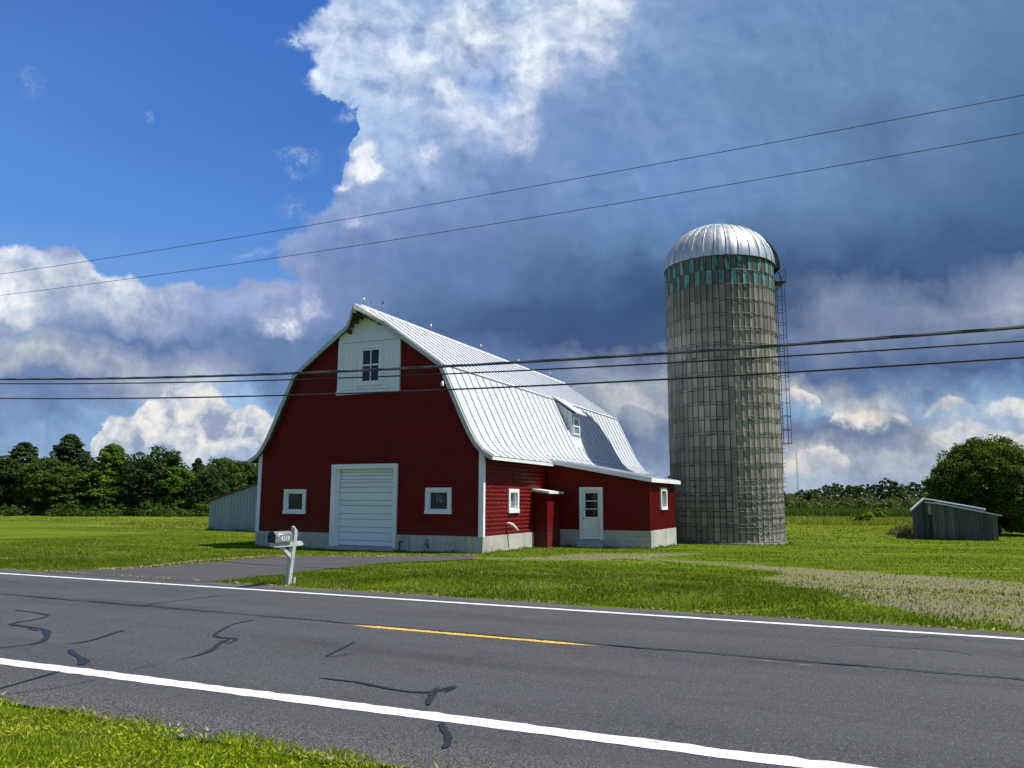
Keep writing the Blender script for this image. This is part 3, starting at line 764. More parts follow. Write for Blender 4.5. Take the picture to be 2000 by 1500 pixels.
# crack sealant and open cracks, laid as thin ribbons on the asphalt
def ribbon(pts, half, mat='sealant', name='crack_seal', z=0.016, conv=True, wig=0.008):
    P = [Gsw(*p) for p in pts] if conv else pts
    P = np.array(P); L = np.concatenate([[0], np.cumsum(np.hypot(*(P[1:] - P[:-1]).T))])
    n = max(8, int(L[-1] / 0.045)); q = np.linspace(0, L[-1], n)
    def cr(a):
        v = np.interp(q, L, a); k = np.ones(7) / 7; vp = np.concatenate([np.full(3, v[0]), v, np.full(3, v[-1])]); return np.convolve(vp, k, 'valid')
    X, Y = cr(P[:, 0]) + RNG.normal(0, wig * 0.3, n), cr(P[:, 1]) + RNG.normal(0, wig * 0.3, n)
    h = np.interp(q, L, half) if isinstance(half, (list, tuple)) else np.full(n, half)
    h = 0.72 * h * (1 + 0.18 * np.sin(q * 9) + 0.12 * np.sin(q * 31) + RNG.normal(0, 0.06, n)) * np.minimum(1, np.minimum(q, L[-1] - q) / 0.12 + 0.15)
    return strip(list(zip(X, Y)), h, z).build(name, mat, road_o)
A = lambda L_: [(x / 2.857, 1080 + y / 2.857) for x, y in L_]
B = lambda L_: [(650 + x / 2.857, 1050 + y / 2.857) for x, y in L_]
D_ = lambda L_: [(1300 + x / 2.857, 1050 + y / 2.857) for x, y in L_]
ribbon(A([(70,318),(200,335),(275,348),(240,366),(120,384),(45,398),(120,410),(240,424),(262,436),(264,470),(240,498),(150,516),(-60,532)]), [0.02,0.02,0.035,0.02,0.02,0.06,0.03,0.03,0.06,0.05,0.035,0.022,0.02])
ribbon(A([(150,420),(230,438)]), 0.02)
ribbon(A([(340,508),(430,505),(500,493),(600,462),(680,434),(720,430)]), [0.01,0.025,0.03,0.035,0.035,0.008])
ribbon(A([(390,535),(402,560),(440,578),(474,600),(462,622),(430,632)]), [0.035,0.045,0.05,0.06,0.055,0.04])
ribbon(A([(350,655),(180,705),(-60,772)]), [0.03,0.028,0.028])
ribbon(A([(1440,372),(1300,398),(1220,440),(1185,465),(1260,478),(1338,476),(1310,495),(1240,515)]), [0.015,0.02,0.03,0.03,0.04,0.05,0.02,0.008])
ribbon(A([(1290,478),(1215,512),(1190,542),(1100,575),(975,603)]), [0.03,0.045,0.05,0.025,0.01], z=0.018)
ribbon(A([(810,298),(835,288),(1100,256),(1195,243),(1280,238)]), [0.03,0.02,0.02,0.03,0.006])
ribbon(A([(1985,495),(1900,540),(1805,585)]), [0.015,0.02,0.02]); ribbon(A([(1805,585),(1900,573),(2050,556)]), [0.015,0.01,0.004])
ribbon(A([(1760,695),(1850,705),(2000,725)]) + B([(100,800),(350,852),(480,868),(570,866),(610,845),(680,832),(705,824)]), [0.015,0.02,0.025,0.028,0.03,0.03,0.03,0.03,0.04,0.01])
ribbon(B([(705,826),(670,850),(600,868)]), [0.012,0.02,0.02], z=0.018)
ribbon(B([(600,832),(560,868),(540,900),(530,945)]), [0.02,0.04,0.05,0.045], z=0.018)
ribbon(B([(600,1022),(625,1080),(660,1125),(630,1165),(605,1188)]), [0.03,0.035,0.04,0.045,0.04]); ribbon(B([(660,1150),(720,1136)]), 0.012)
ribbon(A([(0,792),(300,756),(500,715),(560,700)]), 0.008, name='crack'); ribbon(A([(690,664),(800,636),(930,610)]), 0.006, name='crack')
ribbon(D_([(870,615),(1050,605),(1300,618),(1500,628),(1660,646),(1750,672)]), [0.004,0.008,0.01,0.012,0.012,0.004])
ribbon(D_([(260,483),(700,512),(1000,540),(1400,565),(1480,551),(1600,571),(1980,600)]), [0.005,0.008,0.008,0.012,0.014,0.008,0.008])
ribbon(A([(0,155),(60,160),(100,168)]), 0.012); ribbon(A([(870,227),(1060,235)]), 0.008)
# jagged joint along the centre of the road
cx_ = np.arange(-26, 26, 0.09); cy_ = 9.205 + 0.03 * np.interp(cx_, np.arange(-26, 27, 0.6), RNG.normal(0, 0.6, 89)[:89]) + RNG.normal(0, 0.008, len(cx_))
ch = 0.012 + 0.012 * np.clip(np.interp(cx_, np.arange(-26, 27, 0.4), RNG.normal(0.5, 0.8, 133)[:133]), 0, 2)
strip(list(zip(cx_, cy_)), ch, 0.018).build('centre_joint', 'sealant', road_o)
for k in range(26):
    x0 = -24 + k * 1.75 + rnd.uniform(-0.5, 0.5); l_ = rnd.uniform(0.25, 0.7); yy = 9.205 + rnd.choice([-1, 1]) * rnd.uniform(0.04, 0.07)
    ribbon([(x0, yy), (x0 + l_ / 2, yy + 0.01), (x0 + l_, yy + rnd.uniform(-0.03, 0.03))], 0.008, name='crack', conv=False)

# driveway sheet, following the ground
def resample(P, n):
    P = np.array(P); L = np.concatenate([[0], np.cumsum(np.hypot(*(P[1:] - P[:-1]).T))]); q = np.linspace(0, L[-1], n)
    return np.interp(q, L, P[:, 0]), np.interp(q, L, P[:, 1])
def build_drive():
    f = [(Gsw(170, 1114)[0] - 0.4, 12.5)] + [Gsw(*p) for p in _far]
    s_m = Gsw(440, 1136)[0]
    nr = [(f[0][0] + 0.2, 12.2), (s_m - 1.0, 12.2), (s_m - 0.1, 12.3)] + [Gsw(*p) for p in _near[:-1][::-1][1:]]
    n, k = 150, 12
    # pair the two sides by matching position along the road
    fs, fw = np.array(f).T; ns, nw = np.array(nr).T
    q = np.linspace(0, 1, n)
    Fs = np.interp(q, np.linspace(0, 1, len(fs)), fs); 
    u = fs[0] + (fs[-1] - fs[0]) * q
    v = ns[0] + (ns[-1] - ns[0]) * q
    Fw = np.interp(u, fs, fw) + RNG.normal(0, 0.02, n); Nw = np.interp(v, ns, nw) + RNG.normal(0, 0.02, n)
    vs = []; 
    for i in range(n):
        for j in range(k + 1):
            a = j / k; s_ = u[i] * (1 - a) + v[i] * a; w_ = Fw[i] * (1 - a) + Nw[i] * a
            x, y = xy(s_, w_); vs.append((x, y, max(float(terrain(s_, w_)) + 0.014, 0.003 if w_ < 13 else -9)))
    m = MB(); m.add(vs, [(i*(k+1)+j+1, (i+1)*(k+1)+j+1, (i+1)*(k+1)+j, i*(k+1)+j) for i in range(n-1) for j in range(k)])
    m.f = [tuple(reversed(f_)) for f_ in m.f] if False else m.f
    o = m.build('driveway', 'drive_asphalt', smooth=True); tag(o, kind='structure')
    return [(a, b) for a, b in zip(u, Fw)] + [(a, b) for a, b in zip(v, Nw)][::-1]
DRIVE = build_drive()

# ------------------------------------------------------------------ grass (one mass per kind of sward)
def blades(s, w, h, wid, rng, lean=0.5, zoff=0.0):
    n = len(s); x, y = xy(s, w); z = terrain(s, w) + zoff
    a = rng.uniform(0, 2 * math.pi, n); dx, dy = np.cos(a), np.sin(a)
    b = rng.uniform(0, 2 * math.pi, n); ln = h * lean * rng.uniform(0.1, 1.0, n)
    base = np.stack([x, y, z], -1)
    side = np.stack([dx * wid / 2, dy * wid / 2, np.zeros(n)], -1)
    tip = base + np.stack([np.cos(b) * ln, np.sin(b) * ln, h], -1)
    mid = base + np.stack([np.cos(b) * ln * 0.35, np.sin(b) * ln * 0.35, h * 0.6], -1)
    return np.stack([base - side, base + side, mid + side * 0.7, tip], 1)
def scatter(n, smin, smax, wmin, wmax, rng):
    return rng.uniform(smin, smax, n), rng.uniform(wmin, wmax, n)
rg = np.random.default_rng(3)
# near verge
s, w = scatter(70000, -9.5, 1.2, 2.6, 4.62, rg)
cl = np.sin(s * 5.1) * np.sin(w * 6.3 + s) * 0.3 + 0.7 + rg.normal(0, 0.12, len(s))
edge_n = 4.52 + 0.10 * np.sin(s * 2.1) * np.sin(s * 0.77 + 1) + 0.06 * np.sin(s * 7.3 + 0.5) + rg.normal(0, 0.05, len(s))
k = w < edge_n
s, w, cl = s[k], w[k], cl[k]
V = blades(s, w, 0.045 * np.clip(cl, 0.35, 1.3) * rg.uniform(0.6, 1.3, len(s)), rg.uniform(0.005, 0.011, len(s)), rg, 0.9)
# broad clover and plantain leaves lying among the blades
s2, w2 = scatter(30000, -9.0, 1.0, 2.8, 4.5, rg); k = (w2 < 4.46) & (np.sin(s2 * 3.3) * np.sin(w2 * 4.1 + 2) > -0.3); s2, w2 = s2[k], w2[k]
V2 = blades(s2, w2, rg.uniform(0.008, 0.022, len(s2)), rg.uniform(0.010, 0.020, len(s2)), rg, 2.6, rg.uniform(0.01, 0.035, len(s2)))
o = quads('verge_grass', np.concatenate([V, V2]), 'verge_blade')
tag(o, 'bright rough grass on the near verge in the bottom left corner', 'grass', kind='stuff')
# lawn between road and barn, and round the buildings
def lawn(n, wmin, wmax, hgt, wid, rng, smin=-22, smax=18):
    s, w = scatter(n, smin, smax, wmin, wmax, rng)
    x, y = xy(s, w)
    vis = (np.abs(x / y) < 0.74)
    g = np.maximum(seg_dist(s, w, TRACK), seg_dist(s, w, TRACK2))
    k = vis & ~poly_in(s, w, DRIVE) & ((g < rng.normal(0.1, 0.5, n)) | (rng.uniform(0, 1, n) < 0.16))
    edge = 12.50 + 0.07 * np.sin(s * 1.9) * np.sin(s * 0.63) + 0.05 * np.sin(s * 5.7) + rng.normal(0, 0.04, n)
    k &= w > edge
    lu = (x - BX) * BC + (y - BY) * BS; lv = -(x - BX) * BS + (y - BY) * BC
    k &= ~((lu > -0.05) & (lu < 9.85) & (lv > -0.05)) & ~((lu > 9.7) & (lu < 14.1) & (lv > 5.7))
    s, w = s[k], w[k]
    cl = 0.75 + 0.35 * np.sin(s * 2.3 + np.sin(w * 1.7)) * np.sin(w * 2.9 + np.sin(s * 1.3)) + rng.normal(0, 0.15, len(s))
    return blades(s, w, hgt * np.clip(cl, 0.3, 1.5) * rng.uniform(0.6, 1.3, len(s)), wid * rng.uniform(0.6, 1.4, len(s)), rng, 0.8)
BX, BY, BYAW = -9.8469, 30.9694, -0.42675
BC, BS = math.cos(BYAW), math.sin(BYAW)
Vs = [lawn(150000, 12.4, 15.5, 0.055, 0.014, rg, -26, 14), lawn(110000, 15.5, 21, 0.045, 0.022, rg, -30, 22), lawn(80000, 21, 30, 0.038, 0.030, rg, -34, 30), lawn(60000, 30, 48, 0.035, 0.045, rg, -50, 44), lawn(130000, 46, 88, 0.045, 0.085, rg, -95, 60)]
for _i in ():
    keep = rg.uniform(0, 1, len(Vs[_i])) < np.interp(Vs[_i][:, 0, 0] * nv[0] + Vs[_i][:, 0, 1] * nv[1], [30, 48], [1.0, 0.05]); Vs[_i] = Vs[_i][keep]
o = quads('lawn_grass', np.concatenate(Vs), 'grass_blade')
tag(o, 'mown green lawn grass between the road and the red barn', 'grass', kind='stuff')
# taller edge along the far verge
s, w = scatter(9000, -16, 12, 12.42, 13.0, rg); k = ~poly_in(s, w, DRIVE) & (np.maximum(seg_dist(s, w, TRACK), seg_dist(s, w, TRACK2)) < -0.1)
# small white clover heads in the bank
cs, cw = scatter(420, -9, 8, 13.2, 17.5, rg); k = ~poly_in(cs, cw, DRIVE) & (np.maximum(seg_dist(cs, cw, TRACK), seg_dist(cs, cw, TRACK2)) < -0.2) & (np.sin(cs * 1.1 + 1) * np.sin(cw * 1.6) > -0.2); cs, cw = cs[k], cw[k]
V = blades(cs, cw, rg.uniform(0.012, 0.02, len(cs)), rg.uniform(0.014, 0.02, len(cs)), rg, 0.6, 0.045)
tag(quads('clover_flowers', V, 'milk_glass'), 'tiny white clover heads dotted through the grass bank', 'flowers', kind='stuff')

# ------------------------------------------------------------------ barn
Wd, Ln, ZF, OF = 9.75, 20.75, 0.46, 0.20
barn = empty('barn', (BX, BY, 0.0), BYAW)
tag(barn, 'big red gambrel-roofed barn with a pale metal roof and white roller door', 'barn')
def wall2d(m, u0, u1, z0, z1, holes, place, mi=0):
    us = sorted({u0, u1, *[h[0] for h in holes], *[h[1] for h in holes]}); zs = sorted({z0, z1, *[h[2] for h in holes], *[h[3] for h in holes]})
    for a, b_ in zip(us[:-1], us[1:]):
        for c_, d_ in zip(zs[:-1], zs[1:]):
            mu, mz = (a + b_) / 2, (c_ + d_) / 2
            if any(h[0] < mu < h[1] and h[2] < mz < h[3] for h in holes): continue
            m.add([place(a, c_), place(b_, c_), place(b_, d_), place(a, d_)], [(0, 1, 2, 3)], mi)
# roof section: right half, from ridge to flared eave (u measured from the centre line)
HALF = [(0.0, 8.80), (3.29, 6.48), (3.72, 5.58), (4.18, 4.62), (4.47, 4.05), (4.70, 3.68), (4.95, 3.40), (5.34, 3.17)]
PROF = [(Wd / 2 - a, z) for a, z in HALF[::-1]] + [(Wd / 2 + a, z) for a, z in HALF[1:]]     # left to right, upper face
def off(prof, d):
    out = []
    for i, p in enumerate(prof):
        a = prof[max(i - 1, 0)]; b_ = prof[min(i + 1, len(prof) - 1)]
        dx, dz = b_[0] - a[0], b_[1] - a[1]; L = math.hypot(dx, dz)
        out.append((p[0] + dz / L * d, p[1] - dx / L * d))
    return out
INNER = off(PROF, 0.13)
win_l = (1.29, 2.31, 1.13, 2.05); win_r = (7.53, 8.55, 1.20, 2.10); gar = (3.50, 6.36, -0.15, 2.96)
m = MB()
hole = lambda r, e=0.08: (r[0] + e, r[1] - e, r[2] + e, r[3] - e)
wall2d(m, 0, Wd, ZF, 3.2, [hole(win_l), hole(win_r), (gar[0] + 0.1, gar[1] - 0.1, ZF, gar[3] - 0.1)], lambda u, z: (u, 0, z))
up = [(max(0, min(Wd, u)), z) for u, z in INNER if z > 3.2 and 0 <= u <= Wd]
m.add([(0, 0, 3.2)] + [(u, 0, z) for u, z in up] + [(Wd, 0, 3.2)], [tuple(range(len(up) + 2))[::-1]])
for r in (hole(win_l), hole(win_r)):
    for a, b_ in (((r[0], r[2]), (r[1], r[2])), ((r[1], r[2]), (r[1], r[3])), ((r[1], r[3]), (r[0], r[3])), ((r[0], r[3]), (r[0], r[2]))):
        m.add([(a[0], 0, a[1]), (b_[0], 0, b_[1]), (b_[0], 0.2, b_[1]), (a[0], 0.2, a[1])], [(0, 1, 2, 3)])
tag(m.build('front_wall', 'red_siding', barn), 'gable wall of dark red pressed siding, in shade')
m = MB(); m.add([(0, 0, 3.2)] + [(u, 0, z) for u, z in up] + [(Wd, 0, 3.2)], [tuple(range(len(up) + 2))]); 
m.v = [(v_[0], Ln, v_[2]) for v_ in m.v]; m.add([(0, Ln, ZF), (Wd, Ln, ZF), (Wd, Ln, 3.2), (0, Ln, 3.2)], [(3, 2, 1, 0)])
m.build('rear_wall', 'red_siding', barn)
m = MB(); m.add([(0, 0, ZF), (0, Ln, ZF), (0, Ln, 3.5), (0, 0, 3.5)], [(0, 1, 2, 3)]); m.build('left_wall', 'red_siding', barn)

# right wall with real rock-faced relief where the sun rakes it
swin = (2.03, 2.93, 1.22, 2.09)
def relief():
    v = np.arange(0.0, 5.8, 0.0288); z = np.arange(ZF, 3.36, 0.0262)
    Vg, Zg = np.meshgrid(v, z)
    rh, bw = 0.1445, 0.2125
    row = np.floor((Zg - ZF) / rh); q = (Vg + (row % 2) * bw * 0.5) / bw; col = np.floor(q)
    fu = q - col; fz = (Zg - ZF) / rh - row
    r1 = np.random.default_rng(5).uniform(-1, 1, (60, 60)); r2 = np.random.default_rng(6).uniform(-1, 1, (60, 60))
    ri, ci = row.astype(int) % 60, col.astype(int) % 60
    pk_u = 0.5 + 0.18 * r1[ri, ci]; pk_z = 0.62 + 0.12 * r2[ri, ci]
    hu = np.where(fu < pk_u, fu / pk_u, (1 - fu) / (1 - pk_u)); hz = np.where(fz < pk_z, fz / pk_z, (1 - fz) / (1 - pk_z))
    h = np.minimum(hu * 1.5, hz * 1.15).clip(0, 1) ** 0.75 * 0.042 * (1 + 0.2 * r1[ri, ci])
    h += np.random.default_rng(8).normal(0, 0.0022, h.shape)
    nr, nc = Vg.shape; vs = [(Wd - 0.02 + h[i, j], Vg[i, j], Zg[i, j]) for i in range(nr) for j in range(nc)]
    fs = []
    for i in range(nr - 1):
        for j in range(nc - 1):
            cv, cz = Vg[i, j] + 0.014, Zg[i, j] + 0.013
            if swin[0] + 0.06 < cv < swin[1] - 0.06 and swin[2] + 0.06 < cz < swin[3] - 0.06: continue
            a = i * nc + j; fs.append((a, a + 1, a + nc + 1, a + nc))
    m = MB(); m.add(vs, fs); return m
rl = relief().build('side_wall', 'red_relief', barn, smooth=False)
tag(rl, 'sunlit side wall of rock-faced pressed red metal')
m = MB(); m.add([(Wd, 5.75, ZF), (Wd, Ln, ZF), (Wd, Ln, 3.5), (Wd, 5.75, 3.5)], [(0, 1, 2, 3)]); m.build('side_wall', 'red_siding', barn)
# foundation
m = MB()
m.box((-0.03, -0.04, -0.6), (gar[0] + 0.02, 0.25, ZF)); m.box((gar[1] - 0.02, -0.04, -0.6), (Wd + 0.03, 0.25, ZF - 0.002))
m.box((Wd - 0.22, 0.25, -0.6), (Wd + 0.035, 5.72, ZF)); m.box((Wd - 0.22, 5.72, -0.8), (Wd, Ln, ZF)); m.box((-0.03, 0.25, -0.8), (0.22, Ln, ZF)); m.box((0.22, Ln - 0.2, -0.8), (Wd - 0.22, Ln, ZF))
m.build('foundation', 'concrete', barn)
m = MB(); m.box((gar[0] + 0.02, -0.25, -0.3), (gar[1] - 0.02, 0.2, 0.0)); m.build('door_sill', 'concrete', barn)
# low drain pipe and patch on the foundation
m = MB(); m.tube([(6.52, -0.06, -0.15), (6.52, -0.07, 0.22), (6.66, -0.07, 0.24)], 0.02, 6); m.build('drain_pipe', 'dark_iron', barn)
m = MB(); m.tube([(7.68, -0.045, 0.30), (7.60, -0.06, 0.26), (7.58, -0.06, 0.12), (7.66, -0.06, 0.06), (7.70, -0.06, 0.2), (7.68, -0.05, 0.0)], 0.018, 6); m.build('hose_bib', 'dark_iron', barn)
# corner boards
for side in (0, 1):
    m = MB(); u = 0 if side == 0 else Wd
    if side: m.box((Wd - 0.02, -0.045, ZF - 0.02), (Wd + 0.045, 0.10, 3.35)); m.box((Wd - 0.14, -0.045, ZF - 0.02), (Wd - 0.02, -0.002, 3.35))
    else: m.box((-0.045, -0.045, ZF - 0.02), (0.10, -0.002, 3.45)); m.box((-0.045, -0.002, ZF - 0.02), (-0.002, 0.12, 3.45))
    m.build('corner_board', 'white_paint', barn)

# roof shell with the pointed hay hood at the front of the ridge
HB = 0.84; HT = 0.74          # half width where the hood starts, projection beyond the rake
def roof_pts(prof, v0, v1):
    P0, P1 = [], []
    for u, z in prof: P0.append((u, v0, z)); P1.append((u, v1, z))
    return P0, P1
def zat(prof, u):
    us = [p[0] for p in prof]; zs = [p[1] for p in prof]; return float(np.interp(u, us, zs))
c0 = Wd / 2
pr = [p for p in PROF if p[0] < c0 - HB - 0.01] + [(c0 - HB, zat(PROF, c0 - HB)), (c0, HALF[0][1]), (c0 + HB, zat(PROF, c0 + HB))] + [p for p in PROF if p[0] > c0 + HB + 0.01]
inn = off(pr, 0.11); ci = [i for i, p in enumerate(pr) if abs(p[0] - c0) < 1e-6][0]
inn[ci] = (c0, pr[ci][1] - 0.15)
v_front = [-OF] * len(pr); v_front[ci] = -OF - HT
m = MB(); n = len(pr)
top0 = [(p[0], v_front[i], p[1]) for i, p in enumerate(pr)]; top1 = [(p[0], Ln + OF, p[1]) for p in pr]
bot0 = [(p[0], v_front[i], p[1]) for i, p in enumerate(inn)]; bot1 = [(p[0], Ln + OF, p[1]) for p in inn]
m.add(top0 + top1, [(i, i + 1, n + i + 1, n + i) for i in range(n - 1)], 0)
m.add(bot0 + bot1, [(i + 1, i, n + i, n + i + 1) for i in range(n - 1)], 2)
m.add(top0 + bot0, [(i + 1, i, n + i, n + i + 1) for i in range(n - 1)], 1); m.add(top1 + bot1, [(i, i + 1, n + i + 1, n + i) for i in range(n - 1)], 1)
m.add([top0[0], top1[0], bot1[0], bot0[0]], [(0, 1, 2, 3)], 1); m.add([top0[-1], top1[-1], bot1[-1], bot0[-1]], [(3, 2, 1, 0)], 1)
# standing seams
right = HALF; pitch_ = 0.61
def seam(v, side, pts, h=0.034, wd=0.022):
    P = [(c0 + side * a, z) for a, z in pts]; Q = off(P, -h * side)
    vs = []
    for (u, z), (u2, z2) in zip(P, Q):
        vs += [(u, v - wd / 2, z), (u2, v - wd / 2, z2), (u2, v + wd / 2, z2), (u, v + wd / 2, z)]
    fs = []
    for i in range(len(P) - 1):
        a = 4 * i
        for j in range(4): fs.append((a + j, a + (j + 1) % 4, a + 4 + (j + 1) % 4, a + 4 + j))
    e = 4 * (len(P) - 1); fs += [(3, 2, 1, 0), (e, e + 1, e + 2, e + 3)]
    m.add(vs, fs, 3)
k = 0
while True:
    v = -OF + 0.04 + k * pitch_
    if v > Ln + OF - 0.02: break
    for side in (1, -1):
        if side == 1 and 10.7 < v < 12.0:
            seam(v, side, HALF[:2]); seam(v, side, [(4.42, zat(PROF, c0 + 4.42))] + HALF[5:])
        else: seam(v, side, HALF[:1] + [(3.24, zat(PROF, c0 + 3.24))]); seam(v + 0.02, side, [(3.33, zat(PROF, c0 + 3.33))] + HALF[2:])
    k += 1
# lap of the upper sheets over the steep lower ones
for side in (1, -1):
    a = (c0 + side * 3.20, zat(PROF, c0 + 3.20)); b_ = (c0 + side * 3.36, zat(PROF, c0 + 3.20) - 0.105)
    lap = [(a[0], a[1] + 0.012), (b_[0], b_[1] + 0.016), (b_[0] - side * 0.004, b_[1] - 0.012), (a[0], a[1] + 0.003)]
    m.prism(lap if side == -1 else lap[::-1], 1, -OF + 0.01, Ln + OF - 0.01, 0)
# ridge cap
cap = [(c0 - 0.17, zat(PROF, c0 - 0.17) + 0.012), (c0, 8.86), (c0 + 0.17, zat(PROF, c0 + 0.17) + 0.012), (c0, 8.81)]
m.prism(cap[::-1], 1, -OF - 0.35, Ln + OF - 0.01, 0)
roof = m.build('roof', ['roof_metal', 'fascia', 'soffit_wood', 'seam_metal'], barn)
tag(roof, 'pale standing-seam metal gambrel roof with a pointed hay hood')
# rake boards along the front edge, dark exposed lookouts under the hood
m = MB()
for i in range(n - 1):
    (a, b_), (c_, d_) = (top0[i], top0[i + 1]), (inn[i], inn[i + 1])
    lo1 = (pr[i][0] + (inn[i][0] - pr[i][0]) * 1.45, pr[i][1] + (inn[i][1] - pr[i][1]) * 1.45); lo2 = (pr[i+1][0] + (inn[i+1][0] - pr[i+1][0]) * 1.45, pr[i+1][1] + (inn[i+1][1] - pr[i+1][1]) * 1.45)
    dz = -0.02
    f0 = [(a[0], a[1] - 0.03, a[2] + dz), (b_[0], b_[1] - 0.03, b_[2] + dz), (lo2[0], b_[1] - 0.03, lo2[1]), (lo1[0], a[1] - 0.03, lo1[1])]
    f1 = [(p[0], p[1] + 0.028, p[2]) for p in f0]
    m.add(f0 + f1, [(0, 1, 2, 3), (7, 6, 5, 4), (0, 4, 5, 1), (1, 5, 6, 2), (2, 6, 7, 3), (3, 7, 4, 0)])
m.f = [tuple(reversed(f)) for f in m.f]
m.build('rake_board', 'fascia', barn)
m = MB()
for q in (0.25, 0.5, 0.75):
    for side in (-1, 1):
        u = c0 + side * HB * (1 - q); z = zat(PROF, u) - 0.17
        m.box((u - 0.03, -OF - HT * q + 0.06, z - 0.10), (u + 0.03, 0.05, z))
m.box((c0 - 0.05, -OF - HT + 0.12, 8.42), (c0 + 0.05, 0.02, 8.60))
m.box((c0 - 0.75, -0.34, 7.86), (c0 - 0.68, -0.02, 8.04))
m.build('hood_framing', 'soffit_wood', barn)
m = MB(); m.box((c0 - 0.04, -OF - HT + 0.03, 8.44), (c0 + 0.04, -OF - HT + 0.09, 8.62)); m.build('hood_block', 'fascia', barn)
# eave board on the right
m = MB(); m.box((Wd + 0.385, -OF, 3.03), (Wd + 0.455, 5.5, 3.135)); m.build('eave_board', 'white_fascia', barn)
# insulator bracket on the right rake
m = MB(); m.tube([(8.20, -0.10, 5.72), (8.30, -0.34, 5.68)], 0.02, 6); m.tube([(8.30, -0.34, 5.62), (8.30, -0.34, 5.70), (8.30, -0.34, 5.80)], [0.05, 0.055, 0.03], 8); m.build('insulator', 'milk_glass', barn)

# lightning rods and weather vane along the ridge
def lightning_rod(v, h, ball=True):
    m = MB(); m.tube([(c0, v, 8.84), (c0, v, 8.84 + h * 0.45), (c0, v, 8.84 + h)], [0.014, 0.012, 0.004], 6)
    for k in range(3):
        a = 2 * math.pi * k / 3
        m.tube([(c0 + 0.09 * math.cos(a), v + 0.09 * math.sin(a), 8.72), (c0, v, 8.84 + h * 0.35)], 0.006, 4)
    r = m.build('lightning_rod', 'rod_metal', barn)
    if ball:
        b2 = MB(); z = 8.84 + h * 0.5; R_ = 0.05
        b2.tube([(c0, v, z + R_ * math.sin(a)) for a in np.linspace(-1.5, 1.5, 9)], [R_ * math.cos(a) for a in np.linspace(-1.5, 1.5, 9)], 12)
        b2.build('glass_ball', 'milk_glass', r, smooth=True)
for v, h in ((-0.35, 0.50), (4.6, 0.52), (9.4, 0.50), (13.9, 0.5), (18.5, 0.52), (20.6, 0.30)): lightning_rod(v, h, v < 20)
m = MB(); m.tube([(c0, 0.55, 8.84), (c0, 0.55, 9.24)], 0.011, 6); m.tube([(c0 - 0.20, 0.45, 9.16), (c0 + 0.22, 0.66, 9.16)], 0.009, 6)
m.prism([(c0 + 0.14, 9.08), (c0 + 0.25, 9.10), (c0 + 0.25, 9.22), (c0 + 0.14, 9.24)], 1, 0.63, 0.645); m.prism([(c0 - 0.27, 9.16), (c0 - 0.17, 9.12), (c0 - 0.17, 9.20)], 1, 0.43, 0.445)
m.tube([(c0 - 0.10, 0.60, 9.02), (c0 + 0.10, 0.50, 9.02)], 0.007, 5)
m.build('weather_vane', 'rod_metal', barn)

# white hayloft panel with its four-light window
m = MB(); xL, xR = 3.62, 6.34; y0 = -0.055
def top_z(u): return zat(INNER, u) + 0.04
cuts = [xL, xL + 0.13]; us = list(np.linspace(xL + 0.13, xR - 0.10, 15)) + [xR]
def pan(u0, u1, z0, z1a, z1b, y, mi=0):
    m.add([(u0, y, z0), (u1, y, z0), (u1, y, z1b), (u0, y, z1a), (u0, -0.001, z0), (u1, -0.001, z0), (u1, -0.001, z1b), (u0, -0.001, z1a)],
          [(0, 1, 2, 3), (1, 5, 6, 2), (4, 0, 3, 7), (3, 2, 6, 7), (0, 4, 5, 1)], mi)
hw = (4.66, 5.48, 5.98, 7.24)
pan(xL - 0.02, xL + 0.12, 5.60, min(top_z(xL), 7.62), min(top_z(xL + 0.12), 7.62), -0.085)
pan(xR - 0.10, xR + 0.01, 5.60, min(top_z(xR - 0.1), 7.62), min(top_z(xR), 7.62), -0.080)
bw_ = 0.178; u = xL + 0.12
while u < xR - 0.11:
    u1 = min(u + bw_ - 0.006, xR - 0.102)
    segs = [(5.72, 7.52)]
    if u1 > hw[0] - 0.02 and u < hw[1] + 0.02: segs = [(5.72, hw[2] + 0.04), (hw[3] - 0.04, 7.52)]
    for a, b_ in segs: pan(u, u1, a, min(b_, top_z(u)), min(b_, top_z(u1)), -0.05 - rnd.uniform(0, 0.006))
    u += bw_
us = np.linspace(xL, xR, 17)
for a, b_ in zip(us[:-1], us[1:]):
    za, zb = top_z(a), top_z(b_)
    if min(za, zb) > 7.56: pan(a, b_, 7.535, za, zb, -0.066)
pan(xL - 0.06, xR + 0.02, 5.56, 5.70, 5.70, -0.10)
gp = m.build('loft_panel', 'white_boards', barn); tag(gp, 'white boarded loft panel under the hay hood')
def frame(m, r, d, y0, y1, sill=0.0):
    a, b_, c_, e = r
    m.box((a, y0, c_ + d), (a + d, y1, e)); m.box((b_ - d, y0, c_ + d), (b_, y1, e))
    m.box((a + d, y0, e - d), (b_ - d, y1, e)); m.box((a - sill, y0 - sill * 0.6, c_), (b_ + sill, y1, c_ + d))
m = MB(); frame(m, (hw[0] - 0.12, hw[1] + 0.12, hw[2] - 0.12, hw[3] + 0.14), 0.13, -0.10, -0.03, 0.03)
frame(m, (hw[0], hw[1], hw[2], hw[3]), 0.055, -0.07, -0.02)
mu, mz = (hw[0] + hw[1]) / 2, (hw[2] + hw[3]) / 2 + 0.02
m.box((mu - 0.016, -0.068, hw[2] + 0.05), (mu + 0.016, -0.025, hw[3] - 0.05)); m.box((hw[0] + 0.05, -0.07, mz - 0.03), (mu - 0.018, -0.025, mz + 0.03)); m.box((mu + 0.018, -0.07, mz - 0.03), (hw[1] - 0.05, -0.025, mz + 0.03))
lw = m.build('loft_window', 'white_paint', barn)
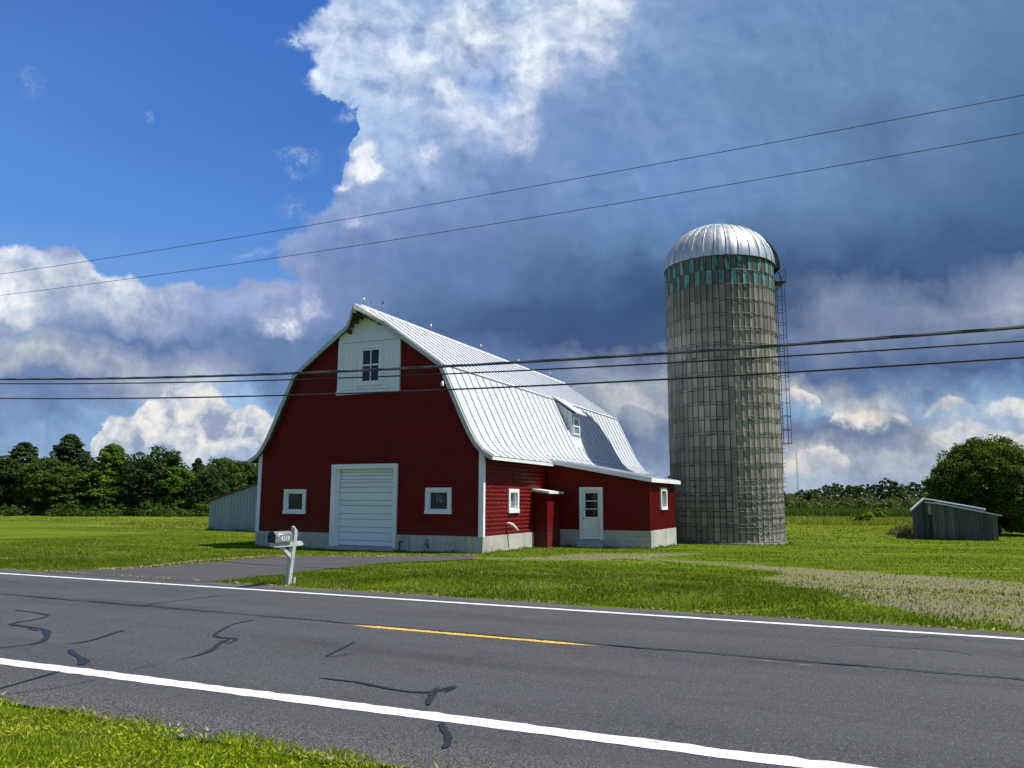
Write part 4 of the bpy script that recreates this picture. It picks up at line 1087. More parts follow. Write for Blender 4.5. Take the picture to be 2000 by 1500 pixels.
m = MB(); m.box((hw[0] + 0.01, -0.030, hw[2] + 0.01), (hw[1] - 0.01, -0.010, hw[3] - 0.01)); m.build('pane', 'pane_glass', lw)

# square windows of the front
for r in (win_l, win_r):
    m = MB(); frame(m, r, 0.12, -0.07, 0.02, 0.02)
    frame(m, (r[0] + 0.12, r[1] - 0.12, r[2] + 0.12, r[3] - 0.12), 0.05, -0.02, 0.06)
    w_ = m.build('window', 'white_paint', barn)
    m = MB(); m.box((r[0] + 0.13, 0.045, r[2] + 0.13), (r[1] - 0.13, 0.055, r[3] - 0.13)); m.build('pane', 'pane_glass', w_)
    if r is win_r:
        tag(w_, 'window with pale tools hanging behind the glass')
        m = MB()
        for uu, zz, l_ in ((7.94, 1.92, 0.30), (8.06, 1.93, 0.36), (8.13, 1.86, 0.28)):
            m.tube([(uu, 0.040, zz), (uu + 0.02, 0.040, zz - l_)], [0.006, 0.016], 6)
        m.build('hanging_tools', 'rod_metal', w_)

# roller door
m = MB(); a, b_, z1 = gar[0], gar[1], gar[3]
m.box((a, -0.10, -0.08), (a + 0.19, 0.16, z1)); m.box((b_ - 0.13, -0.10, -0.08), (b_, 0.16, z1)); m.box((a + 0.19, -0.105, z1 - 0.17), (b_ - 0.13, 0.16, z1 + 0.004))
m.box((a + 0.19, -0.02, -0.05), (a + 0.30, 0.16, z1 - 0.17))
fr = m.build('door_frame', 'white_paint', barn)
m = MB(); da, db = a + 0.30, b_ - 0.13; z = 0.02; zt = z1 - 0.17
hs = [0.185, 0.27, 0.185, 0.27, 0.185, 0.285, 0.185, 0.27, 0.185, 0.155, 0.12, 0.12, 0.12, 0.12]; prof = []
tot = sum(hs); hs = [h * (zt - z) / tot for h in hs]
for h in hs:
    prof += [(0.100, z + 0.001), (0.082, z + 0.016), (0.080, z + h * 0.30), (0.089, z + h * 0.34), (0.080, z + h * 0.38), (0.080, z + h * 0.62), (0.089, z + h * 0.66), (0.080, z + h * 0.70), (0.079, z + h - 0.02), (0.095, z + h - 0.004)]
    z += h
jz = 0.02
for h in hs[:-1]:
    jz += h; m.box((da, 0.068, jz - 0.003), (db, 0.0785, jz + 0.004), 1)
pp = [(y, zz) for y, zz in prof] + [(0.13, zt), (0.13, 0.02)]
m.prism(pp, 0, da, db); m.box((da, 0.07, -0.035), (db, 0.125, 0.018), 1)
simple('door_joint', (0.16, 0.19, 0.21), None)
gd = m.build('roller_door', ['door_paint', 'door_joint'], barn); tag(gd, 'white ribbed overhead door, closed')
m = MB(); m.box((da + 0.02, 0.132, 0), (db, 0.15, zt)); m.build('door_backing', 'soffit_wood', barn)

# side window, vent pipe
def side_frame(m, r, d, x0, x1, sill=0.0):
    a, b_, c_, e = r
    m.box((x0, a, c_ + d), (x1, a + d, e)); m.box((x0, b_ - d, c_ + d), (x1, b_, e)); m.box((x0, a + d, e - d), (x1, b_ - d, e)); m.box((x0, a - sill, c_), (x1 + sill, b_ + sill, c_ + d))
m = MB(); side_frame(m, swin, 0.13, Wd - 0.06, Wd + 0.055, 0.015); side_frame(m, (swin[0] + 0.13, swin[1] - 0.13, swin[2] + 0.13, swin[3] - 0.13), 0.045, Wd - 0.14, Wd - 0.03)
w_ = m.build('window', 'white_paint', barn)
m = MB(); m.box((Wd - 0.12, swin[0] + 0.12, swin[2] + 0.12), (Wd - 0.11, swin[1] - 0.12, swin[3] - 0.12)); m.build('pane', 'pane_curtained', w_)
m = MB(); m.tube([(Wd, 1.93, 0.84), (Wd + 0.10, 1.95, 0.86), (Wd + 0.22, 2.02, 0.80), (Wd + 0.36, 2.14, 0.60)], 0.042, 10); m.build('vent_pipe', 'white_fascia', barn, smooth=True)

# dormer on the long lower slope
dv0, dv1 = 10.75, 11.92; ud = 9.05
zb = zat(PROF, ud); zt_ = 5.78
m = MB()
for vv in (dv0, dv1):
    poly = [(ud, zb - 0.05), (ud, zt_), (c0 + 3.12, 6.60), (c0 + 3.20, 6.50)]
    for k in range(5):
        pass
    m.prism([(ud, zb - 0.05), (ud, zt_), (c0 + 3.2, 6.50), (c0 + 3.35, 6.30), (c0 + 3.7, 5.55), (ud - 0.35, zat(PROF, ud - 0.35) - 0.05)], 1, vv - 0.03, vv + 0.03, 0)
m.box((ud - 0.05, dv0, zb), (ud, dv0 + 0.16, zt_)); m.box((ud - 0.05, dv1 - 0.16, zb), (ud, dv1, zt_)); m.box((ud - 0.05, dv0 + 0.16, zt_ - 0.2), (ud, dv1 - 0.16, zt_)); m.box((ud - 0.05, dv0 + 0.16, zb), (ud, dv1 - 0.16, zb + 0.14))
dm_ = m.build('dormer', 'galvanised', barn); tag(dm_, 'small dormer with a narrow sash window')
m = MB()
for k in range(1, 4):
    u = ud - 0.22 * k; zlo = zat(PROF, u) + 0.02; zhi = 5.78 + (6.50 - 5.78) * (ud - u) / (ud - c0 - 3.2)
    m.box((u - 0.012, dv0 - 0.055, zlo), (u + 0.012, dv0 - 0.03, zhi - 0.02))
m.build('cheek_seams', 'seam_metal', dm_)
m = MB(); m.prism([(c0 + 3.24, 6.56), (ud + 0.28, 5.72), (ud + 0.28, 5.785), (c0 + 3.24, 6.625)], 1, dv0 - 0.14, dv1 + 0.14); m.build('dormer_roof', 'roof_metal', dm_)
m = MB(); r = (dv0 + 0.16, dv1 - 0.16, zb + 0.14, zt_ - 0.2); side_frame(m, r, 0.07, ud - 0.03, ud + 0.03)
zc = (r[2] + r[3]) / 2; m.box((ud - 0.02, r[0] + 0.07, zc - 0.03), (ud + 0.025, r[1] - 0.07, zc + 0.03))
dw = m.build('dormer_window', 'white_paint', dm_)
m = MB(); m.box((ud - 0.02, dv0 + 0.2, zb + 0.18), (ud - 0.01, dv1 - 0.2, zt_ - 0.24)); m.build('pane', 'pane_curtained', dm_)

# wing: low lean-to on the right
WV0, WV1, WU = 5.80, 9.95, 14.0
wdoor = (11.17, 12.13, 0.17, 2.20)
zw0, zw1 = 3.20, 2.42                      # underside of the roof at the barn wall / at its outer wall
zr = lambda u: zw0 + (zw1 - zw0) * (u - Wd) / (WU - Wd)
m = MB()
hl = (wdoor[0] + 0.08, wdoor[1] - 0.08, 0.3, wdoor[3] - 0.08)
wall2d(m, Wd + 0.02, WU, 0.54, 2.40, [hl], lambda u, z: (u, WV0, z))
m.add([(Wd + 0.02, WV0, 2.40), (WU, WV0, 2.40), (WU, WV0, zr(WU)), (Wd + 0.02, WV0, zr(Wd))], [(0, 1, 2, 3)])
tag(m.build('wing_front', 'red_ribbed', barn), 'dark red front wall of the low wing, in shade')
wwin = (7.40, 8.42, 1.32, 2.20)
m = MB()
# ribbed sheet: sawtooth in plan
vv = WV0; ribs = []
while vv < WV1 - 0.001:
    ribs += [(vv, 0.0), (vv + 0.105, 0.0), (vv + 0.120, 0.022), (vv + 0.138, 0.022), (vv + 0.15, 0.0)]; vv += 0.153
ribs = [r_ for r_ in ribs if r_[0] <= WV1] + [(WV1, 0.0)]
for (va, xa), (vb, xb) in zip(ribs[:-1], ribs[1:]):
    if vb - va < 1e-6: continue
    vm = (va + vb) / 2
    sg = [(0.55, 2.40)]
    if wwin[0] + 0.06 < vm < wwin[1] - 0.06: sg = [(0.55, wwin[2] + 0.06), (wwin[3] - 0.06, 2.40)]
    for za, zc_ in sg: m.add([(WU + xa, va, za), (WU + xb, vb, za), (WU + xb, vb, zc_), (WU + xa, va, zc_)], [(0, 1, 2, 3)])
m.add([(WU, WV1, 0.55), (Wd, WV1, 0.55), (Wd, WV1, zr(Wd)), (WU, WV1, 2.4)], [(0, 1, 2, 3)])
tag(m.build('wing_side', 'red_ribbed', barn), 'sunlit ribbed red end wall of the wing')
m = MB(); m.box((Wd + 0.04, WV0 - 0.035, -0.6), (wdoor[0] + 0.02, WV0 + 0.2, 0.54)); m.box((wdoor[1] - 0.02, WV0 - 0.035, -0.6), (WU + 0.035, WV0 + 0.2, 0.54)); m.box((wdoor[0] + 0.02, WV0 - 0.03, -0.6), (wdoor[1] - 0.02, WV0 + 0.2, 0.16))
m.build('wing_foundation', 'block_wall', barn)
m = MB(); m.box((WU - 0.2, WV0 + 0.2, -0.8), (WU + 0.037, WV1 + 0.03, 0.545)); m.box((Wd, WV1 - 0.2, -0.8), (WU - 0.2, WV1 + 0.03, 0.545)); m.build('wing_foundation', 'concrete', barn)
# wing roof, its fascia boards
ra, rb = WV0 - 0.42, WV1 + 0.4; ue = WU + 0.17; us_ = Wd + 0.02
m = MB(); m.prism([(us_, zr(us_) + 0.02), (ue, zr(ue) + 0.02), (ue, zr(ue) + 0.15), (us_, zr(us_) + 0.15)], 1, ra + 0.03, rb, 0)
v = ra + 0.3
while v < rb: m.prism([(us_, zr(us_) + 0.15), (ue, zr(ue) + 0.15), (ue, zr(ue) + 0.175), (us_, zr(us_) + 0.175)], 1, v, v + 0.02, 0); v += 0.5
m.build('wing_roof', 'roof_metal', barn)
m = MB(); m.prism([(us_, zr(us_) - 0.01), (ue + 0.03, zr(ue + 0.03) - 0.01), (ue + 0.03, zr(ue + 0.03) + 0.165), (us_, zr(us_) + 0.165)], 1, ra, ra + 0.028, 0)
m.box((ue, ra + 0.028, zr(ue) - 0.005), (ue + 0.03, rb, zr(ue) + 0.15)); m.build('wing_fascia', 'white_fascia', barn)
m = MB(); m.box((us_, ra + 0.03, zr(us_) - 0.02), (us_ + 0.02, WV0, zr(us_))); m.build('wing_cleat', 'soffit_wood', barn)
# wing door
m = MB(); r = wdoor; y = WV0
m.box((r[0], y - 0.08, r[2] - 0.02), (r[0] + 0.12, y + 0.03, r[3])); m.box((r[1] - 0.12, y - 0.08, r[2] - 0.02), (r[1], y + 0.03, r[3])); m.box((r[0] + 0.12, y - 0.08, r[3] - 0.12), (r[1] - 0.12, y + 0.03, r[3] + 0.002))
m.build('wing_door_frame', 'white_paint', barn)
m = MB(); a, b_, c_, e = r[0] + 0.12, r[1] - 0.12, r[2] + 0.01, r[3] - 0.12; yd = y + 0.0
gz0, gz1 = c_ + 0.86, e - 0.11
m.box((a, yd, c_), (a + 0.10, yd + 0.04, e)); m.box((b_ - 0.10, yd, c_), (b_, yd + 0.04, e)); m.box((a + 0.10, yd, gz1), (b_ - 0.10, yd + 0.04, e)); m.box((a + 0.10, yd, c_ + 0.74), (b_ - 0.10, yd + 0.04, gz0)); m.box((a + 0.10, yd, c_), (b_ - 0.10, yd + 0.04, c_ + 0.14))
um = (a + b_) / 2; m.box((um - 0.035, yd, c_ + 0.14), (um + 0.035, yd + 0.04, c_ + 0.74)); m.box((a + 0.10, yd + 0.014, c_ + 0.14), (um - 0.035, yd + 0.035, c_ + 0.74)); m.box((um + 0.035, yd + 0.014, c_ + 0.14), (b_ - 0.10, yd + 0.035, c_ + 0.74))
for k in (1, 2): zz = gz0 + (gz1 - gz0) * k / 3; m.box((a + 0.10, yd + 0.004, zz - 0.016), (b_ - 0.10, yd + 0.036, zz + 0.016))
wd_ = m.build('wing_door', 'white_paint', barn); tag(wd_, 'white half-glazed door with three panes')
m = MB(); m.box((a + 0.09, yd + 0.02, gz0 - 0.01), (b_ - 0.09, yd + 0.03, gz1 + 0.01)); m.build('pane', 'pane_glass', wd_)
m = MB(); m.tube([(a + 0.05, yd, c_ + 0.80), (a + 0.05, yd - 0.03, c_ + 0.80), (a + 0.05, yd - 0.06, c_ + 0.80)], [0.012, 0.03, 0.022], 10); m.build('door_knob', 'dark_iron', wd_, smooth=True)
m = MB(); m.box((r[0] - 0.05, y - 0.30, -0.3), (r[1] + 0.05, y - 0.04, 0.06)); m.build('doorstep', 'concrete', barn)
# wing side window
m = MB(); side_frame(m, wwin, 0.12, WU - 0.04, WU + 0.06, 0.01); w_ = m.build('window', 'white_paint', barn)
m = MB(); m.box((WU - 0.03, wwin[0] + 0.11, wwin[2] + 0.11), (WU - 0.02, wwin[1] - 0.11, wwin[3] - 0.11)); m.build('pane', 'pane_curtained', w_)

# little red porch box in the corner
bu, bv0, bv1 = 10.34, 4.38, WV0 - 0.02
zb0 = lambda u: 2.02 - 0.13 * (u - Wd)
m = MB()
m.add([(Wd + 0.045, bv0, -0.3), (bu, bv0, -0.3), (bu, bv0, zb0(bu)), (Wd + 0.045, bv0, zb0(Wd))], [(0, 1, 2, 3)])
m.add([(bu, bv0, -0.3), (bu, bv1, -0.3), (bu, bv1, zb0(bu)), (bu, bv0, zb0(bu))], [(0, 1, 2, 3)])
pb = m.build('corner_box', 'red_siding', barn); tag(pb, 'narrow red boxed entry with a white-edged lean-to roof')
m = MB(); m.prism([(Wd + 0.03, zb0(Wd) + 0.01), (bu + 0.16, zb0(bu + 0.16) + 0.01), (bu + 0.16, zb0(bu + 0.16) + 0.10), (Wd + 0.03, zb0(Wd) + 0.10)], 1, bv0 - 0.20, bv1); m.build('box_roof', 'white_fascia', pb)
# dry stalks against the foundation
m = MB()
for v_, h_, l_ in ((0.10, 0.38, 0.10), (0.30, 0.48, 0.22), (0.62, 0.28, -0.03), (0.04, 0.2, 0.1)):
    m.tube([(Wd + 0.10, v_ + l_, -0.12), (Wd + 0.09, v_ + l_ * 0.4, -0.12 + h_ * 0.5), (Wd + 0.07, v_, -0.12 + h_)], [0.006, 0.005, 0.003], 5)
o = m.build('weed_stalks', 'dark_iron'); o.location = barn.location; o.rotation_euler = barn.rotation_euler
tag(o, 'few dry dark weed stalks against the barn corner foundation', 'weed')

# ------------------------------------------------------------------ silo
SX, SY, SR, SZ0, SZ1 = 10.65, 39.4, 2.705, -0.34, 13.46
silo = empty('silo', (SX, SY, 0), 0.0)
tag(silo, 'tall grey concrete stave silo with ribbed metal dome beside the red barn', 'silo')
NC, RH = 58, 0.713
def stave_wall():
    lists = {'c': [], 'g': [], 'd': []}
    nrow = int((SZ1 - SZ0) / RH) + 2
    rs = np.random.default_rng(21)
    for c_ in range(NC):
        a0 = 2 * math.pi * c_ / NC; a1 = 2 * math.pi * (c_ + 1) / NC; g = (a1 - a0) * 0.075
        for r in range(nrow):
            z1 = SZ1 - r * RH; z0 = z1 - RH
            if r >= 2 and c_ % 2: z0 -= 0.13; 
            if r >= 3 and c_ % 2: z1 -= 0.13
            z0 = max(z0, SZ0 - 0.4)
            if z1 <= z0: continue
            key = 'c'
            if r < 2: key = 'g' if (c_ + r) % 2 == 0 else 'd'
            dr = rs.normal(0, 0.004) + (0.007 if c_ % 2 else 0.0); G_ = 0.018
            K = 4; prof = []
            for k in range(K + 1):
                a = a0 + g + (a1 - a0 - 2 * g) * k / K
                rr = SR + dr - 0.028 * math.sin(math.pi * k / K)       # staves are slightly dished
                prof.append((math.cos(a) * rr, math.sin(a) * rr))
            back = [(math.cos(a0 + g) * (SR - 0.05), math.sin(a0 + g) * (SR - 0.05)), (math.cos(a1 - g) * (SR - 0.05), math.sin(a1 - g) * (SR - 0.05))]
            lists[key].append((prof, back, z0 + G_, z1 - G_))
    m = MB()
    for ki, key in enumerate('cgd'):
        for prof, back, z0, z1 in lists[key]:
            P = [back[0]] + prof + [back[1]]; n = len(P)
            m.add([(x, y, z0) for x, y in P] + [(x, y, z1) for x, y in P],
                  [(i, i + 1, n + i + 1, n + i) for i in range(n - 1)] + [tuple(range(n, 2 * n)), tuple(range(n))[::-1]], ki)
    w = m.build('stave_wall', ['stave_concrete', 'stave_green', 'stave_dark'], silo)
    m = MB(); N = 58; vs = [(math.cos(2*math.pi*i/N)*(SR-0.035), math.sin(2*math.pi*i/N)*(SR-0.035), z) for z in (SZ0 - 0.4, SZ1 - 0.02) for i in range(N)]
    m.add(vs, [(i, (i+1) % N, N + (i+1) % N, N + i) for i in range(N)]); m.build('joint_core', 'dark_iron', silo)
stave_wall()
m = MB(); N = 64
m.tube([(0, 0, -0.9), (0, 0, -0.24)], SR + 0.11, 64)
m.build('footing', 'concrete', silo)
def ring_mesh(R_, r_, seg=96, k=6):
    m = MB(); vs = []
    for i in range(seg):
        a = 2 * math.pi * i / seg
        for j in range(k):
            b_ = 2 * math.pi * j / k; q = R_ + r_ * math.cos(b_); vs.append((math.cos(a) * q, math.sin(a) * q, r_ * math.sin(b_)))
    m.add(vs, [(i*k+j, ((i+1) % seg)*k+j, ((i+1) % seg)*k+(j+1) % k, i*k+(j+1) % k) for i in range(seg) for j in range(k)])
    return m
hz = []
for r in range(1, 19):
    z = SZ1 - r * RH; hz.append(z)
    if r > 4: hz.append(z - 0.13 if r < 9 else z - 0.15)
    if r > 15: hz += [z + 0.30, z - 0.36]
hz += [-0.22, SZ1 - 0.03]
h0 = ring_mesh(SR + 0.016, 0.011).build('hoop', 'hoop_steel', silo); h0.location = (0, 0, hz[0])
for z in hz[1:]:
    h = h0.copy(); C.objects.link(h); h.parent = silo; h.location = (0, 0, z)
# hoop lugs: short turnbuckles, spiralling
m = MB()
for i, z in enumerate(hz):
    a = -1.9 + 0.55 * math.sin(i * 1.3) + (1.0 if i % 3 == 0 else 0) ; 
    for k in range(2):
        b_ = a + k * 1.25
        p = (math.cos(b_) * (SR + 0.03), math.sin(b_) * (SR + 0.03), z); q = (math.cos(b_ + 0.07) * (SR + 0.03), math.sin(b_ + 0.07) * (SR + 0.03), z + 0.01)
        m.tube([p, q], 0.028, 6)
    b_ = -0.42 + (0.10 if i % 2 else 0)
    m.tube([(math.cos(b_) * (SR + 0.02), math.sin(b_) * (SR + 0.02), z), (math.cos(b_) * (SR + 0.16), math.sin(b_) * (SR + 0.16), z + 0.02)], 0.013, 5)
lug = m.build('hoop_lugs', 'dark_iron', silo); tag(lug, kind='stuff')
# dome with raised gores
m = MB(); NG = 30; SEG = NG * 4; HT_ = 2.29; RI = 36; vs = []; R0 = SR + 0.05
for i in range(RI + 1):
    ph = (math.pi / 2) * i / RI
    for j in range(SEG):
        a = 2 * math.pi * (j + 0.5) / SEG; k = j % 4
        bulge = 0.022 * (1 if k in (1, 2) else 0)
        rr = (R0 + bulge) * math.cos(ph) ** 0.92; zz = SZ1 + HT_ * math.sin(ph) ** 1.0
        vs.append((math.cos(a) * rr, math.sin(a) * rr, zz))
m.add(vs, [(i*SEG+j, i*SEG+(j+1) % SEG, (i+1)*SEG+(j+1) % SEG, (i+1)*SEG+j) for i in range(RI) for j in range(SEG)])
for g in range(NG):
    a = 2 * math.pi * (g * 4 + 0.0) / SEG
    m.tube([(math.cos(a) * (R0 + 0.02) * math.cos(ph) ** 0.92, math.sin(a) * (R0 + 0.02) * math.cos(ph) ** 0.92, SZ1 + 0.01 + HT_ * math.sin(ph)) for ph in np.linspace(0, math.pi / 2 - 0.05, 14)], 0.024, 5)
dome = m.build('dome', 'dome_metal', silo); tag(dome, 'ribbed bare metal dome roof')
m = MB(); m.tube([(0, 0, SZ1 + HT_ - 0.05), (0, 0, SZ1 + HT_ + 0.04)], 0.22, 16); m.tube([(0, 0, SZ1 + HT_), (0, 0, SZ1 + HT_ + 0.32)], 0.012, 5); m.build('dome_cap', 'rod_metal', dome)
ring_mesh(SR + 0.05, 0.022, 120).build('dome_rim', 'dark_iron', dome).location = (0, 0, SZ1)
# dark hatch hood, platform, ladder and cage on the right
LA = -0.06
def pol(a, r, z): return (math.cos(a) * r, math.sin(a) * r, z)
m = MB()
for sa_ in (LA - 0.22, LA + 0.22):
    P = [pol(sa_, (SR + 0.12) * math.cos(ph) ** 0.7 + 0.22 * math.cos(ph), SZ1 - 0.15 + (HT_ + 0.0) * math.sin(ph)) for ph in np.linspace(0.02, 0.95, 9)]
    Q = [pol(sa_, (SR - 0.02) * math.cos(ph), SZ1 - 0.15 + HT_ * math.sin(ph)) for ph in np.linspace(0.02, 0.95, 9)]
    m.add(P + Q, [(i, i + 1, 9 + i + 1, 9 + i) for i in range(8)])
P1 = [pol(LA - 0.22, (SR + 0.12) * math.cos(ph) ** 0.7 + 0.22 * math.cos(ph), SZ1 - 0.15 + HT_ * math.sin(ph)) for ph in np.linspace(0.02, 0.95, 9)]
P2 = [pol(LA + 0.22, (SR + 0.12) * math.cos(ph) ** 0.7 + 0.22 * math.cos(ph), SZ1 - 0.15 + HT_ * math.sin(ph)) for ph in np.linspace(0.02, 0.95, 9)]
m.add(P1 + P2, [(i, i + 1, 9 + i + 1, 9 + i) for i in range(8)])
m.build('hatch_hood', 'chute_green', silo)
m = MB()
PZ = 12.76
m.box((SR + 0.02, -0.42, PZ), (SR + 0.62, 0.42, PZ + 0.05))
for y in (-0.42, 0.42):
    m.tube([(SR + 0.0, y, PZ + 0.75), (SR + 0.60, y, PZ + 0.72), (SR + 0.60, y, PZ + 0.02)], 0.018, 5)
    m.tube([(SR + 0.0, y, PZ - 0.55), (SR + 0.58, y, PZ)], 0.018, 5); m.tube([(SR, y, PZ + 0.95), (SR + 0.30, y, PZ + 0.40), (SR + 0.44, y, PZ)], 0.03, 5)
m.tube([(SR + 0.60, -0.42, PZ + 0.72), (SR + 0.60, 0.42, PZ + 0.72)], 0.018, 5); m.tube([(SR + 0.60, -0.42, PZ + 0.38), (SR + 0.60, 0.42, PZ + 0.38)], 0.014, 5)
m.build('platform', 'dark_iron', silo)
m = MB()
for y in (-0.20, 0.20): m.tube([(SR + 0.11, y, 3.0), (SR + 0.11, y, PZ)], 0.016, 5)
z = 3.1
while z < PZ: m.tube([(SR + 0.11, -0.20, z), (SR + 0.11, 0.20, z)], 0.010, 5); z += 0.31
m.build('ladder', 'dark_iron', silo)
m = MB(); cz0, cz1 = 4.54, 12.76; CR_ = 0.31; ccx = SR + 0.36
for k in range(7):
    a = -2.2 + 4.4 * k / 6
    m.tube([(ccx + CR_ * math.cos(a), CR_ * math.sin(a) * 1.15, cz0), (ccx + CR_ * math.cos(a), CR_ * math.sin(a) * 1.15, cz1)], 0.013, 5)
for z in np.linspace(cz0, cz1 - 0.75, 12):
    m.tube([(ccx + CR_ * math.cos(a), CR_ * math.sin(a) * 1.15, z) for a in np.linspace(-2.5, 2.5, 17)], 0.015, 5)
m.build('safety_cage', 'dark_iron', silo)

# ------------------------------------------------------------------ grey-blue tin shed left of the barn
ms = empty('tin_shed', (BX, BY, 0), BYAW); tag(ms, 'low blue-grey tin shed with a rusty roof edge behind the left corner of the barn', 'shed')
def zg(u, v):
    x, y = BX + u * BC - v * BS, BY + u * BS + v * BC
    return float(terrain(*sw(x, y)))
m = MB(); u0, um_, u1_, v0, v1 = -15.0, -8.6, -2.2, 12.4, 19.0; ez, rz_ = 1.50, 3.30
u = u0; prof = []
while u < u1_: prof += [(u, 0.0), (u + 0.13, 0.0), (u + 0.15, -0.03), (u + 0.20, -0.03), (u + 0.22, 0.0)]; u += 0.25
hz_ = lambda u: ez + (rz_ - ez) * (1 - abs(u - um_) / (um_ - u0))
for (a, ya), (b_, yb) in zip(prof[:-1], prof[1:]):
    if b_ - a < 1e-6 or b_ > u1_: continue
    m.add([(a, v0 + ya, -0.6), (b_, v0 + yb, -0.6), (b_, v0 + yb, hz_(b_)), (a, v0 + ya, hz_(a))], [(0, 1, 2, 3)])
m.add([(u0, v0, -0.6), (u0, v1, -0.6), (u0, v1, ez), (u0, v0, ez), (u1_, v0, -0.6), (u1_, v1, -0.6), (u1_, v1, ez), (u1_, v0, ez), (um_, v1, rz_)], [(1, 0, 3, 2), (4, 5, 6, 7), (5, 1, 2, 8, 6)])
m.build('wall', 'blue_tin', ms)
m = MB(); m.prism([(u0 - 0.25, ez - 0.06), (um_, rz_ + 0.01), (u1_ + 0.25, ez - 0.06), (u1_ + 0.25, ez + 0.03), (um_, rz_ + 0.10), (u0 - 0.25, ez + 0.03)], 1, v0 - 0.15, v1 + 0.15); m.build('roof', 'rusty_roof', ms)

# ------------------------------------------------------------------ weathered shed in the right field
rs_ = empty('wooden_shed', (24.0, 45.8, 0.0), math.radians(-25)); tag(rs_, 'small leaning grey weathered board shed with white-edged tin roof under the right tree', 'shed')
def P_loc(px, py, obj_loc, yaw, v):
    r = ray(px, py); c_, s_ = math.cos(yaw), math.sin(yaw); n = np.array([-s_, c_, 0]); o_ = np.array([obj_loc[0], obj_loc[1], 0]) + n * v
    t_ = ((o_ - [0, 0, EYE]) @ n) / (r @ n); p = r * t_ + [0, 0, EYE]; dx, dy = p[0] - obj_loc[0], p[1] - obj_loc[1]
    return (dx * c_ + dy * s_, p[2])
ry = math.radians(-25); L0 = (24.0, 45.8)
gz_ = -0.62
fA = P_loc(1824, 1050, L0, ry, 0); fB = P_loc(1952, 1055, L0, ry, 0); fC = P_loc(1826, 984, L0, ry, 0); fD = P_loc(1951, 1007, L0, ry, 0)
bA = P_loc(1787, 1047, L0, ry, 0.9); bC = P_loc(1784, 995, L0, ry, 0.9); bP = P_loc(1806, 974, L0, ry, 0.9); bE = P_loc(1925, 995, L0, ry, 0.9)
def board_wall(m, pts_top, u0, u1, v, w=0.155, z0=gz_, gap=0.006):
    us = [p[0] for p in pts_top]; zs = [p[1] for p in pts_top]; u = u0; k = 0
    while u < u1 - 0.01:
        a, b_ = u + gap, min(u + w, u1) - gap; o_ = rnd.uniform(0, 0.02); jb = rnd.uniform(0, 0.05)
        m.add([(a, v - o_, z0 + jb), (b_, v - o_, z0 + jb), (b_, v - o_, float(np.interp(b_, us, zs))), (a, v - o_, float(np.interp(a, us, zs))),
               (a, v + 0.04, z0), (b_, v + 0.04, z0), (b_, v + 0.04, float(np.interp(b_, us, zs))), (a, v + 0.04, float(np.interp(a, us, zs)))],
              [(0, 1, 2, 3), (1, 5, 6, 2), (4, 0, 3, 7)]); u += w; k += 1
m = MB()
board_wall(m, [fC, fD], fA[0], fB[0] - 0.02, 0.0)
board_wall(m, [bC, bP, (fC[0] + 0.3, fC[1] + 0.35)], bA[0], fA[0], 0.9)
# returns and rear
m.add([(fA[0], 0, gz_), (fA[0], 0.9, gz_), (fA[0], 0.9, fC[1] + 0.25), (fA[0], 0, fC[1])], [(1, 0, 3, 2)])
m.add([(fB[0] - 0.02, 0, gz_), (fB[0] - 0.02, 3.6, gz_), (fB[0] - 0.02, 3.6, fD[1]), (fB[0] - 0.02, 0, fD[1])], [(0, 1, 2, 3)])
m.add([(bA[0], 0.9, gz_), (bA[0], 3.6, gz_), (bC[0], 3.6, bC[1]), (bC[0], 0.9, bC[1])], [(1, 0, 3, 2)])
m.add([(bA[0], 3.6, gz_), (fB[0], 3.6, gz_), (fB[0], 3.6, fD[1]), (bP[0], 3.6, bP[1]), (bC[0], 3.6, bC[1])], [(4, 3, 2, 1, 0)])
bw = m.build('board_wall', 'grey_boards', rs_)
m = MB(); m.add([(fA[0] + 0.03, 0.05, gz_), (fB[0] - 0.05, 0.05, gz_), (fD[0] - 0.05, 0.05, fD[1] - 0.04), (fC[0] + 0.03, 0.05, fC[1] - 0.04)], [(0, 1, 2, 3)]); m.build('inner_lining', 'soffit_wood', rs_)
m = MB()
# low front roof, taller rear roof with short left slope
e0 = P_loc(1807, 981, L0, ry, -0.12); e1 = P_loc(1957, 1007, L0, ry, -0.12)
m.prism([(e0[0], e0[1] - 0.03), (fC[0] + 0.1, fC[1] + 0.005), (e1[0], e1[1] - 0.03), (e1[0], e1[1] + 0.025), (fC[0] + 0.1, fC[1] + 0.075), (e0[0], e0[1] + 0.02)], 1, -0.14, 1.4)
m.prism([(bP[0], bP[1] - 0.02), (bE[0], bE[1] + 0.0), (bE[0], bE[1] + 0.05), (bP[0], bP[1] + 0.05)], 1, 0.75, 3.75)
m.prism([(bC[0] - 0.12, bC[1] - 0.10), (bP[0] - 0.002, bP[1] - 0.02), (bP[0] - 0.002, bP[1] + 0.05), (bC[0] - 0.12, bC[1] - 0.02)], 1, 0.72, 3.75)
m.build('roof', 'tin_roof', rs_)
m = MB(); m.prism([(fC[0] + 0.2, fC[1] + 0.03), (bE[0], bE[1] - 0.20), (bE[0], bE[1] - 0.01), (fC[0] + 0.05, bP[1] - 0.06)], 1, 0.85, 0.90); m.build('upper_gable', 'grey_boards', rs_)
h0_ = P_loc(1812, 985, L0, ry, 0.8); h1_ = P_loc(1825, 1005, L0, ry, 0.8)
m = MB(); m.box((h0_[0], 0.80, h1_[1]), (h1_[0] - 0.02, 0.84, h0_[1])); m.build('hatch_panel', 'galvanised', rs_)
m = MB(); m.box((h0_[0] + 0.08, 0.83, gz_ + 0.5), (h1_[0] - 0.03, 0.86, h1_[1] - 0.03)); m.build('door_gap', 'dark_iron', rs_)

